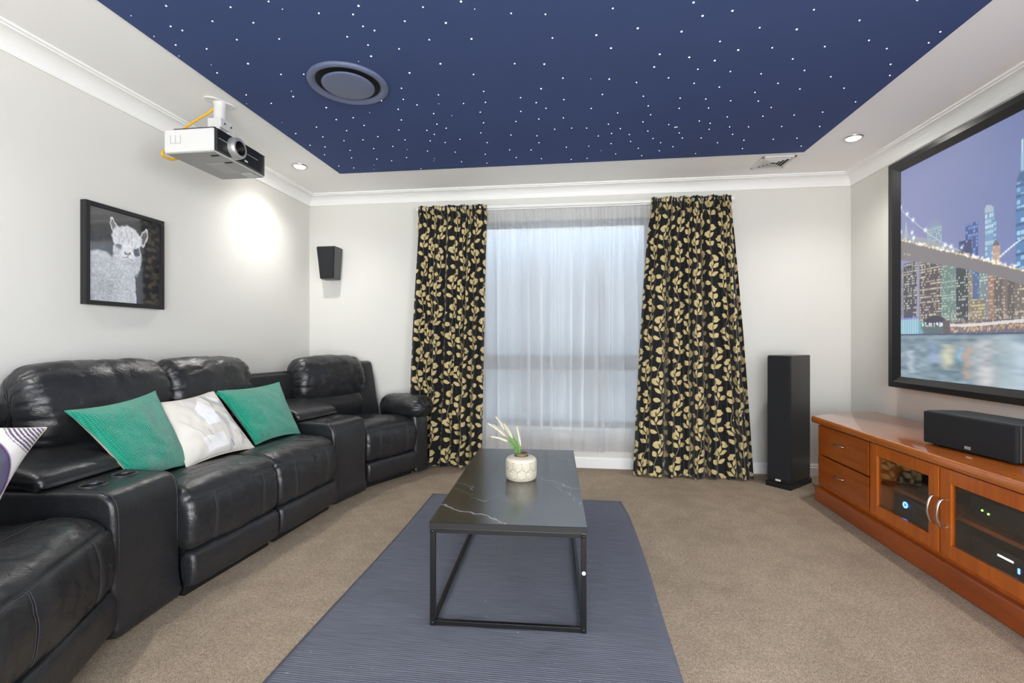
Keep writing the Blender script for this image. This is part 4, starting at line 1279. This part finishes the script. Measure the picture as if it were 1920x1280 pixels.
def sheer():
    nu, nv = 420, 70
    u = np.linspace(0, 1, nu); v = np.linspace(0, 1, nv)
    U, V = np.meshgrid(u + .006 * np.sin(2 * PI * 7.3 * u) + .01 * np.sin(2 * PI * 2.9 * u), v)
    U0, _ = np.meshgrid(u, v)
    x = -.80 + U0 * 1.52
    e = np.clip((V - .03) / .3, 0, 1)
    am = .55 + .45 * np.sin(2 * PI * U * 3.4 + 1)
    ph = 2 * PI * 17 * U + .6 * np.sin(V * 2 + U * 9)
    x = x - (.012 + .026 * am) * e * np.sin(ph + .4) * 1.0 - .012 * e * np.sin(2 * PI * 4.3 * U)
    y = 3.995 + (.006 + .024 * e) * am * np.cos(ph) + .006 * np.sin(2 * PI * 43 * U) * (1 - .6 * e)
    z = 2.195 - V * (2.195 - .150) + .003 * np.sin(2 * PI * 43 * U) * (V < .02)
    Pm = np.stack([x, y, z], -1)
    o3 = np.array((0, 3.99, 0))
    t = thing('sheer_curtain', 'white sheer curtain hanging across the window between the leaf-patterned curtains', 'curtain', tuple(o3))
    UV = np.stack([U0 * 2.4, z], -1)
    k = 3
    for part, sl in (('drape', slice(k, nv)), ('heading', slice(0, k + 1))):
        me = grid_mesh(Pm[sl] - o3); set_uv(me, UV[sl]); newobj(part, me, sheer_m, t)
    b = MB()
    row = Pm[-1] - o3
    b.tube([row[i] + np.array((0, 0, .002)) for i in range(0, nu, 3)], .0022, 5)
    newobj('hem', b.mesh(), plain('white_hem', (232, 232, 232), 0.8, var=0.02), t)
sheer()
b = MB().box((-1.34, 3.952, 2.205), (1.29, 3.972, 2.228), .003).box((-.90, 3.985, 2.200), (.80, 4.006, 2.220), .003)
for x in (-1.25, -.68, .62, 1.2):
    b.box((x, 3.96, 2.226), (x + .025, YF, 2.232)).box((x, YF - .006, 2.19), (x + .025, YF, 2.232))
tr = newobj('curtain_track', b.mesh(), trim_m)
tag(tr, 'white double curtain track on brackets above the window', 'curtain track')

# ------------------------------------------------------------------ leather sofa
SO = (-1.60, 2.32, 0)
sofa = thing('recliner_sofa', 'black leather curved recliner sofa with cupholder consoles along the left wall', 'sofa', SO)
sofa['label'] = 'black leather curved recliner sofa with cupholder consoles, under the alpaca picture'

def prof_pad(prof, w, r, puff=0.0, nu=26, sub=5, wr=0.004, seed=0.0, wfun=None, gath=0.0, cap=6, smooth=True, grooves=(), vgroove=None):
    """cushion: closed (n, z) profile swept across its width with rounded ends; returns mesh and surface sampler"""
    pts = catmull(prof, sub) if smooth else np.array(prof, float)
    K = len(pts)
    tan = np.roll(pts, -1, 0) - np.roll(pts, 1, 0)
    area = .5 * np.sum(pts[:, 0] * np.roll(pts[:, 1], -1) - np.roll(pts[:, 0], -1) * pts[:, 1])
    nor = np.stack([tan[:, 1], -tan[:, 0]], -1)
    nor /= np.linalg.norm(nor, axis=1)[:, None] + 1e-9
    if area < 0: nor = -nor
    us = []
    for i in range(cap):
        a = i / cap * PI / 2
        us.append((-w / 2 + r * (1 - math.sin(a)) if False else -w / 2 + r * (1 - math.cos(a)), r * (1 - math.sin(a))))
    for i in range(nu + 1):
        us.append((-w / 2 + r + (w - 2 * r) * i / nu, 0.0))
    for (u, ins) in us[cap - 1::-1]:
        us.append((-u, ins))
    gk = np.zeros(K)
    for gp in grooves:
        kc = int(np.argmin(np.hypot(pts[:, 0] - gp[0], pts[:, 1] - gp[1])))
        gk += gp[2] * np.exp(-((np.arange(K) - kc) / .85) ** 2)
    rings = np.zeros((len(us), K, 3))
    for j, (u, ins) in enumerate(us):
        q = 2 * u / w
        d = -ins + puff * max(0, 1 - q * q)
        dk = d - gk
        if vgroove:
            dk = dk - vgroove[0] * np.exp(-((abs(u) - vgroove[1]) / .006) ** 2) * ((pts[:, 0] > -.03) & (pts[:, 1] < vgroove[2]))
        P2 = pts + nor * (dk[:, None] if hasattr(dk, 'shape') else dk)
        if wr or gath:
            for k in range(K):
                pv = Vector((P2[k, 0] * 1.0 + seed, u, P2[k, 1]))
                a = noise.noise(pv * 7) * wr + noise.noise(pv * 15 + Vector((3, 1, 7))) * wr * .55
                rd = 1 - abs(noise.noise(pv * 9 + Vector((9, 2, 1)))) * 3.0
                a -= max(0, rd) ** 3 * wr * .55
                if gath:
                    ed = max(0.0, (abs(q) - .50) / .5)
                    kk = math.sin(k / K * 2 * PI * 13 + 1.5 * noise.noise(pv * 5))
                    a -= gath * ed ** 1.3 * max(0, kk) ** 5
                P2[k] += nor[k] * a
        uu = u if wfun is None else None
        for k in range(K):
            uk = u if wfun is None else u * wfun(P2[k, 0])
            rings[j, k] = (P2[k, 0], uk, P2[k, 1])
    me_v = rings.reshape(-1, 3); nr = len(us)
    faces = []
    for j in range(nr - 1):
        for k in range(K):
            k2 = (k + 1) % K
            faces.append((j * K + k, j * K + k2, (j + 1) * K + k2, (j + 1) * K + k))
    v = [tuple(p_) for p_ in me_v]
    for j in (0, nr - 1):
        c = rings[j].mean(0); v.append(tuple(c)); ci = len(v) - 1
        for k in range(K): faces.append((j * K + k, j * K + (k + 1) % K, ci))
    me = mesh_from(v, faces, True)
    bm = bmesh.new(); bm.from_mesh(me); bmesh.ops.recalc_face_normals(bm, faces=bm.faces); bm.to_mesh(me); bm.free()
    me.shade_smooth()
    uarr = np.array([a for a, _ in us])
    def sample(kf, u):
        j = int(np.argmin(np.abs(uarr - u))); j = min(max(j, 0), nr - 1)
        k0 = int(kf) % K
        n3 = Vector((nor[k0, 0], 0, nor[k0, 1]))
        # interpolate along u
        j2 = min(j + 1, nr - 1) if uarr[j] < u else max(j - 1, 0)
        den = uarr[j2] - uarr[j]; f_ = 0 if abs(den) < 1e-9 else (u - uarr[j]) / den
        p = rings[j, k0] * (1 - f_) + rings[j2, k0] * f_
        return Vector(p) + n3 * .0008
    return me, sample, pts, uarr

def frame(x, y, deg):
    """local x: facing direction, local y: along the sofa (to the left of facing), z up"""
    return Matrix.Translation((x, y, 0)) @ Matrix.Rotation(math.radians(deg), 4, 'Z')

def nearest_k(pts, p):
    return int(np.argmin(np.hypot(pts[:, 0] - p[0], pts[:, 1] - p[1])))

SEAT = [(-.60, .435), (-.42, .452), (-.25, .468), (-.13, .472), (-.055, .452), (-.012, .405), (.004, .345), (.004, .275), (-.008, .218), (-.040, .200), (-.12, .215), (-.35, .28), (-.60, .31)]
FOOT = [(-.010, .190), (.006, .165), (.010, .115), (.004, .065), (-.015, .048), (-.055, .048), (-.070, .10), (-.070, .165), (-.045, .193)]
BACKP = [(-.560, .655), (-.535, .740), (-.540, .830), (-.575, .915), (-.640, .965), (-.710, .960), (-.765, .900), (-.780, .800), (-.755, .700), (-.700, .640), (-.620, .625)]
LUMB = [(-.540, .430), (-.505, .500), (-.505, .575), (-.545, .640), (-.610, .655), (-.680, .630), (-.690, .500), (-.640, .430)]
SHELL = [(-.60, .02), (-.60, .40), (-.64, .62), (-.70, .88), (-.735, .925), (-.775, .915), (-.795, .80), (-.79, .40), (-.77, .02)]

def seat_unit(M, w, seed, back_w=None, shell_w=None, back_off=0.0, back_dz=0.0, shell_off=0.0, shell_dn=0.0):
    back_w = back_w or w
    me, smp, pts, ua = prof_pad(SEAT, w, .035, .012, 52, 8, .0062, seed, grooves=((-.018, .415, .006), (-.20, .47, .005)), vgroove=(.0045, .27 * w, .40))
    st = newobj('seat', me, leather, sofa, M)
    kn = nearest_k(pts, (-.018, .415)); kb = nearest_k(pts, (-.010, .216)); kt = nearest_k(pts, (-.20, .47))
    b = MB()
    for dk in (0, 1):
        b.tube([smp(kn + dk * .999 if False else kn + dk, u) for u in np.linspace(-w / 2 + .03, w / 2 - .03, 26)], .0012, 5)
    newobj('seam', b.mesh(), stitch_m, st)
    for uu in (-.27 * w, .27 * w):
        b = MB()
        lo_k, hi_k = min(kn, kb), max(kn, kb)
        for du in (-.004, .004):
            b.tube([smp(k, uu + du) for k in range(lo_k, hi_k + 1)], .0011, 5)
        newobj('seam', b.mesh(), stitch_m, st)
    b = MB(); b.tube([smp(kt, u) for u in np.linspace(-w / 2 + .03, w / 2 - .03, 22)], .0014, 5)
    newobj('seam', b.mesh(), stitch_m, st)
    me, *_ = prof_pad(FOOT, w - .012, .022, .003, 20, 5, .003, seed + 3)
    newobj('footrest', me, leather, sofa, M)
    newobj('base', MB().box((-.60, -w / 2 + .02, 0), (-.055, w / 2 - .02, .22), .004).mesh(), blackplastic, sofa, M)
    me, *_ = prof_pad(LUMB, w, .04, .008, 22, 5, .005, seed + 5)
    newobj('lumbar_cushion', me, leather, sofa, M @ Matrix.Translation((0, back_off, 0)))
    me, smp, pts, ua = prof_pad(BACKP, back_w, .085, .022, 34, 8, .0085, seed + 9, gath=.016, cap=10)
    bk = newobj('back_cushion', me, leather, sofa, M @ Matrix.Translation((0, back_off, back_dz)))
    k0 = nearest_k(pts, (-.548, .69))
    me, *_ = prof_pad(SHELL, shell_w or w, .015, 0, 6, 5, .0, seed)
    newobj('back_shell', me, leather, sofa, M @ Matrix.Translation((shell_dn, shell_off, back_dz)))
    return st

def console(M, w, wb, seed, lid_n=(-.285, -.66), top=.828, cb=None):
    wf = lambda n: 1 + (wb / w - 1) * min(1, max(0, -n / .7))
    prof = [(0, .012), (0, .12), (0, .25), (0, .40), (-.003, .47), (-.018, .512), (-.048, .533), (-.09, .537), (-.2, .538), (-.35, .538), (-.5, .538), (-.68, .538), (-.70, .52), (-.70, .3), (-.70, .03), (-.69, .012), (-.5, .012), (-.2, .012)]
    me, smp, pts, ua = prof_pad(prof, w, .018, .0, 8, 3, .0008, seed, wf, cap=5)
    cups = [(-.172, -.066), (-.180, .074)]
    # cut the cup wells
    bo = bpy.data.objects.new('tmp_body', me); COL.objects.link(bo)
    cm = MB()
    for (n_, u_) in cups: cm.lathe([(0, .44), (.0385, .44), (.0385, .60), (0, .60)], 32, Matrix.Translation((n_, u_, 0)))
    co = bpy.data.objects.new('tmp_cut', cm.mesh()); COL.objects.link(co)
    md = bo.modifiers.new('b', 'BOOLEAN'); md.operation = 'DIFFERENCE'; md.object = co; md.solver = 'EXACT'
    dg = bpy.context.evaluated_depsgraph_get()
    m2 = bpy.data.meshes.new_from_object(bo.evaluated_get(dg))
    bpy.data.objects.remove(bo); bpy.data.objects.remove(co)
    m2.shade_smooth(); m2.set_sharp_from_angle(angle=math.radians(50))
    cs = newobj('console', m2, leather, sofa, M)
    # edge stitching down the front corners
    for sgn in (-1, 1):
        b = MB()
        k0, k1 = nearest_k(pts, (0, .25)), nearest_k(pts, (-.25, .538))
        b.tube([smp(k, sgn * (w / 2 - .020)) for k in range(min(k0, k1), max(k0, k1) + 1)], .0012, 5)
        newobj('seam', b.mesh(), stitch_m, cs)
    for (n_, u_) in cups:
        T = M @ Matrix.Translation((n_, u_, .538))
        newobj('cup_holder', MB().lathe([(.036, -.004), (.037, .004), (.042, .006), (.046, .003), (.047, -.001)], 36).mesh(), plain('cup_ring_black', (46, 47, 50), 0.2, var=0.05) if 'cup_ring_black' not in bpy.data.materials else bpy.data.materials['cup_ring_black'], cs, T)
        newobj('cup_well', MB().lathe([(.0375, .001), (.0365, -.06), (.034, -.085), (0, -.087)], 32).mesh(), blackplastic, cs, T)
    a, c = lid_n
    lidp = [(a, .543), (a + .008, .560), (a - .004, .588), (a - .06, .612), ((a + c) / 2, .640), (c + .06, .646), (c, .634), (c - .01, .59), (c, .545), ((a + c) / 2, .540)]
    me, smp, pts, ua = prof_pad(lidp, w - .004, .022, .002, 14, 6, .0012, seed + 2, wf, cap=6)
    ld = newobj('lid', me, leather, cs, M)
    b = MB(); kk = nearest_k(pts, (a - .02, .582))
    b.tube([smp(kk, u) for u in np.linspace(-w / 2 + .03, w / 2 - .03, 12)], .0011, 5)
    newobj('console_back', prof_pad([(-.66, .30), (-.665, .60), (-.672, top - .02), (-.680, top), (-.725, top), (-.735, top - .02), (-.735, .30), (-.70, .26)], cb or w, .012, 0, 6, 4, .001, seed, wf)[0], leather, sofa, M)
    return cs

def armrest(M, off, seed, n0=-.62, n1=.015, dz=0.0):
    """pillow arm beyond the seat's side, off: sideways centre"""
    body = [(-.02, .02), (-.005, .06), (-.005, .30), (-.012, .44), (-.05, .50), (n0 / 2, .50), (n0 + .02, .50), (n0, .45), (n0, .10), (n0 + .02, .02), (n0 / 2, .02)]
    me, *_ = prof_pad(body, .15, .025, .004, 8, 5, .002, seed)
    ar = newobj('armrest', me, leather, sofa, M @ Matrix.Translation((0, off, 0)))
    # pad: section in (side, z), swept along the facing direction
    sec = [(-.105, .545), (-.112, .585), (-.085, .632), (-.03, .655), (.04, .652), (.095, .622), (.118, .575), (.105, .525), (.06, .498), (-.04, .500), (-.085, .515)]
    me, *_ = prof_pad(sec, n1 - n0, .085, .012, 30, 7, .006, seed + 4, gath=.010, cap=9)
    # rotate so that sweep axis (local y) becomes facing axis
    R = Matrix.Translation(((n0 + n1) / 2, off, dz)) @ Matrix.Rotation(-PI / 2, 4, 'Z')
    newobj('arm_pad', me, leather, ar, M @ R)
    return ar

MID = frame(-1.535, 2.325, -4.5)
sw = .545
seat_unit(MID @ Matrix.Translation((0, -sw / 2, 0)), sw, 1.0, .665, .56, -.148, .005, -.10)
seat_unit(MID @ Matrix.Translation((0, sw / 2, 0)), sw, 4.3, .605, .54, -.095, .0, -.08)
console(frame(-1.632, 1.645, 3.0), .310, .36, 7.0, top=.805)
console(frame(-1.500, 3.062, -12.5), .335, .44, 11.0, top=.825, cb=.55)
FAR = frame(-1.350, 3.462, -27.0)
seat_unit(FAR, .50, 15.0, .640, .56, -.125, -.03, .010, .10)
armrest(FAR, .305, 21.0, n0=-.44, n1=.060, dz=-.035)
NEAR = frame(-1.500, 1.235, 25.0)
seat_unit(NEAR, .60, 25.0, .62, .62, .0)
armrest(NEAR, -.385, 31.0, n1=-.03)

# ------------------------------------------------------------------ cushions
def cushion(name, label, TL, TR, BR, BL, thick, mat, paint=None, back=None, group=None, n=56, seed=0, ear=.10, edge_mat=None):
    TL, TR, BR, BL = (np.array(q, float) for q in (TL, TR, BR, BL))
    c = (TL + TR + BR + BL) / 4
    nrm = np.cross(BR - TL, TR - BL); nrm /= np.linalg.norm(nrm)
    if nrm[0] < 0: nrm = -nrm
    a = np.linspace(-1, 1, n)
    U, V = np.meshgrid(a, a)                                  # V up
    Up = U * (1 - ear * (1 - V ** 2) ** 1.0); Vp = V * (1 - ear * (1 - U ** 2) ** 1.0)
    s_, t_ = (Up + 1) / 2, (Vp + 1) / 2
    P0 = (BL[None, None] * ((1 - s_) * (1 - t_))[..., None] + BR * (s_ * (1 - t_))[..., None] + TL * ((1 - s_) * t_)[..., None] + TR * (s_ * t_)[..., None])
    th = thick * ((1 - U ** 2) * (1 - V ** 2)) ** .42
    wn = np.zeros(U.shape)
    for i in range(n):
        for j in range(n):
            wn[i, j] = noise.noise(Vector((U[i, j] * 1.7 + seed, V[i, j] * 1.7, seed * .3))) * .010 + noise.noise(Vector((U[i, j] * 4 + seed, V[i, j] * 4, 3))) * .004
    edge = np.clip((1 - np.maximum(np.abs(U), np.abs(V))) * 6, 0, 1)
    t = thing(name, label, 'cushion', tuple(c), 0, group)
    fr = P0 + nrm * (th + wn * edge)[..., None] - c
    bk = P0 - nrm * (th * .9)[..., None] - c
    size = np.linalg.norm(TR - TL)
    UV = np.stack([s_ * .45, t_ * .45], -1)
    me = grid_mesh(fr); set_uv(me, UV)
    if paint is not None:
        pc = paint(n, s_, t_); set_colors(me, lin_np(pc))
    newobj('front_panel', me, mat, t)
    me = grid_mesh(bk[:, ::-1]); set_uv(me, UV[:, ::-1]); newobj('back_panel', me, back or mat, t)
    # piped edge
    loop = [P0[0, j] - c for j in range(n)] + [P0[i, -1] - c for i in range(1, n)] + [P0[-1, j] - c for j in range(n - 2, -1, -1)] + [P0[i, 0] - c for i in range(n - 2, 0, -1)]
    newobj('edge_seam', MB().tube(loop, .0030, 6, True).mesh(), edge_mat or back or mat, t)
    return t

cream_m = plain('cream_cotton', (226, 216, 198), 0.85, var=0.05, vscale=80)
cushion('cushion', 'teal textured cushion leaning at the near end of the middle seats, beside the console', (-2.035, 1.664, .800), (-2.055, 2.100, .832), (-1.872, 2.112, .470), (-1.845, 1.800, .472), .062, teal_m, back=cream_m, seed=2, edge_mat=teal_m)
cushion('cushion', 'teal textured cushion leaning against the far console of the sofa', (-2.045, 2.475, .795), (-1.965, 2.965, .800), (-1.765, 2.885, .475), (-1.815, 2.520, .480), .060, teal_m, seed=5)

def p_white(n, s_, t_):
    P = Paint(np.linspace(0, 1, n), np.linspace(0, 1, n), (222, 218, 208)); P.S = s_.copy(); P.Z = t_.copy()
    nz = smooth_noise((n, n), (9, 9), 3)
    P.c += (nz[..., None] - .5) * 10
    P.S = P.S + (nz - .5) * .02
    g1, g2, w1 = (186, 186, 188), (204, 202, 200), (238, 238, 240)
    P.poly([(.38, .98), (.62, .98), (.50, .70), (.60, .42), (.38, .55), (.34, .80)], g2, .7)
    P.poly([(.40, .72), (.55, .86), (.66, .62), (.62, .45), (.45, .45)], w1)
    P.poly([(.66, .95), (.90, .80), (.94, .62), (.74, .74), (.64, .84)], g1, .8)
    P.poly([(.72, .92), (.88, .82), (.86, .76), (.72, .84)], w1)
    P.line([(.66, .60), (.70, .40), (.68, .22), (.62, .08)], .04, g1, .8)
    P.line([(.84, .60), (.88, .40), (.86, .22), (.82, .1)], .03, g1, .7)
    P.poly([(.74, .58), (.82, .55), (.84, .30), (.76, .30)], w1, .9)
    P.poly([(.28, .30), (.60, .32), (.60, .12), (.30, .10)], w1, .8)
    P.line([(.62, .98), (.66, .86), (.70, .78), (.69, .70)], .007, (92, 92, 98), .8)
    P.line([(.40, .40), (.43, .36), (.41, .32), (.45, .30)], .006, (96, 96, 100), .7)
    P.line([(.66, .18), (.67, .10)], .008, (90, 90, 94), .8); P.line([(.84, .24), (.88, .16)], .007, (100, 98, 100), .8); P.line([(.16, .62), (.3, .40), (.36, .20)], .006, (150, 160, 150), .5)
    return P.c
cushion('cushion', 'white marbled cushion with grey brushstroke shapes between the two teal cushions', (-2.045, 2.045, .778), (-2.045, 2.470, .795), (-1.790, 2.475, .472), (-1.845, 2.060, .470), .058, paint_mat('marbled_cotton', 0.8, 0.2, bump=(300, .15)), p_white, cream_m, seed=8, n=110)
def p_purple(n, s_, t_):
    P = Paint(np.linspace(0, 1, n), np.linspace(0, 1, n), (232, 230, 226)); P.S = s_.copy(); P.Z = t_.copy()
    r = np.hypot(P.S - .42, P.Z - .38)
    d2 = np.hypot(P.S - 1.02, P.Z - 1.02)
    P.blend(((np.sin(d2 * 2 * PI * 34) > -.1) & (d2 < .30)) * 1.0, (96, 74, 110))
    P.blend(np.clip((.515 - r) * 80, 0, 1), (92, 58, 108)); P.blend(np.clip((.50 - r) * 80, 0, 1), (98, 96, 118))
    P.blend(((P.S < .3) & (P.Z > .8)) * .0, (98, 96, 118))
    return P.c
cushion('cushion', 'white cushion with purple circle and striped corner on the near recliner seat', (-1.99, 1.07, .885), (-1.90, 1.490, .768), (-1.80, 1.235, .470), (-1.86, .83, .53), .060, paint_mat('purple_print_cotton', 0.8, 0.2, bump=(300, .15)), p_purple, cream_m, seed=12, n=180)

# ------------------------------------------------------------------ daylight, camera, colour
w = bpy.data.worlds.new('world'); sc.world = w; w.use_nodes = True
bg = w.node_tree.nodes['Background']
bg.inputs[0].default_value = (0.93, 0.96, 1.0, 1); bg.inputs[1].default_value = 10.0

for nm, loc, rot_, sx_, sy_ in (('added_doorway_portal', ((DX0 + DX1) / 2, YN - .10, DZ / 2), (PI / 2, 0, 0), DX1 - DX0, DZ), ('window_opening', ((WX0 + WX1) / 2, YF + .115, (WZ0 + WZ1) / 2), (-PI / 2, 0, 0), WX1 - WX0, WZ1 - WZ0),
                               ('added_side_portal', (XR + .11, (SY_A + SY_B) / 2, (SZ_A + SZ_B) / 2), (PI / 2, 0, PI / 2), SY_B - SY_A, SZ_B - SZ_A)):  # portals; the doorway and side opening are added daylight sources
    ld = bpy.data.lights.new(nm, 'AREA'); ld.shape = 'RECTANGLE'; ld.size = sx_; ld.size_y = sy_
    ld.cycles.is_portal = True
    lo = bpy.data.objects.new(nm, ld); COL.objects.link(lo); lo.location = loc; lo.rotation_euler = rot_
# wall and eave added outside the window to hold back sky light
b = MB().box((-4.0, YF + 1.7, 0), (4.0, YF + 1.85, 2.7)).box((-4.0, YF + 1.66, 2.7), (4.0, YF + 1.89, 2.76))
fe = struct('wall_sky_block', b.mesh(), plain('sky_block_render', (100, 108, 118), 0.85, var=0.08, vscale=1.0))
struct('ceiling_sky_block', MB().box((-4.0, YF + .12, 2.30), (4.0, YF + 1.25, 2.36)).mesh(), ceil_m)  # added overhang, deep enough to cut sky light on the sheer
struct('floor_patio', MB().box((-4.0, YF + .12, -.12), (4.0, YF + 2.2, -.02)).mesh(), plain('patio_concrete', (170, 168, 162), 0.9, var=0.1))

cam = bpy.data.cameras.new('camera'); co = bpy.data.objects.new('camera', cam); COL.objects.link(co)
co.location = (0, 0, CAMH); co.rotation_euler = (PI / 2, 0, YAW)
cam.sensor_width = 36.0; cam.lens = F_PX / 1920 * 36.0
cam.shift_y = -(640 - HZ) / 1920
cam.clip_start = .02
sc.camera = co
vs = sc.view_settings
vs.view_transform = 'Standard'; vs.look = 'None'; vs.gamma = 1.0; vs.use_curve_mapping = False
vs.exposure = 0.66
sc.cycles.use_denoising = True
sc.cycles.max_bounces = 12; sc.cycles.diffuse_bounces = 8; sc.cycles.transparent_max_bounces = 16
sc.cycles.sample_clamp_indirect = 8.0
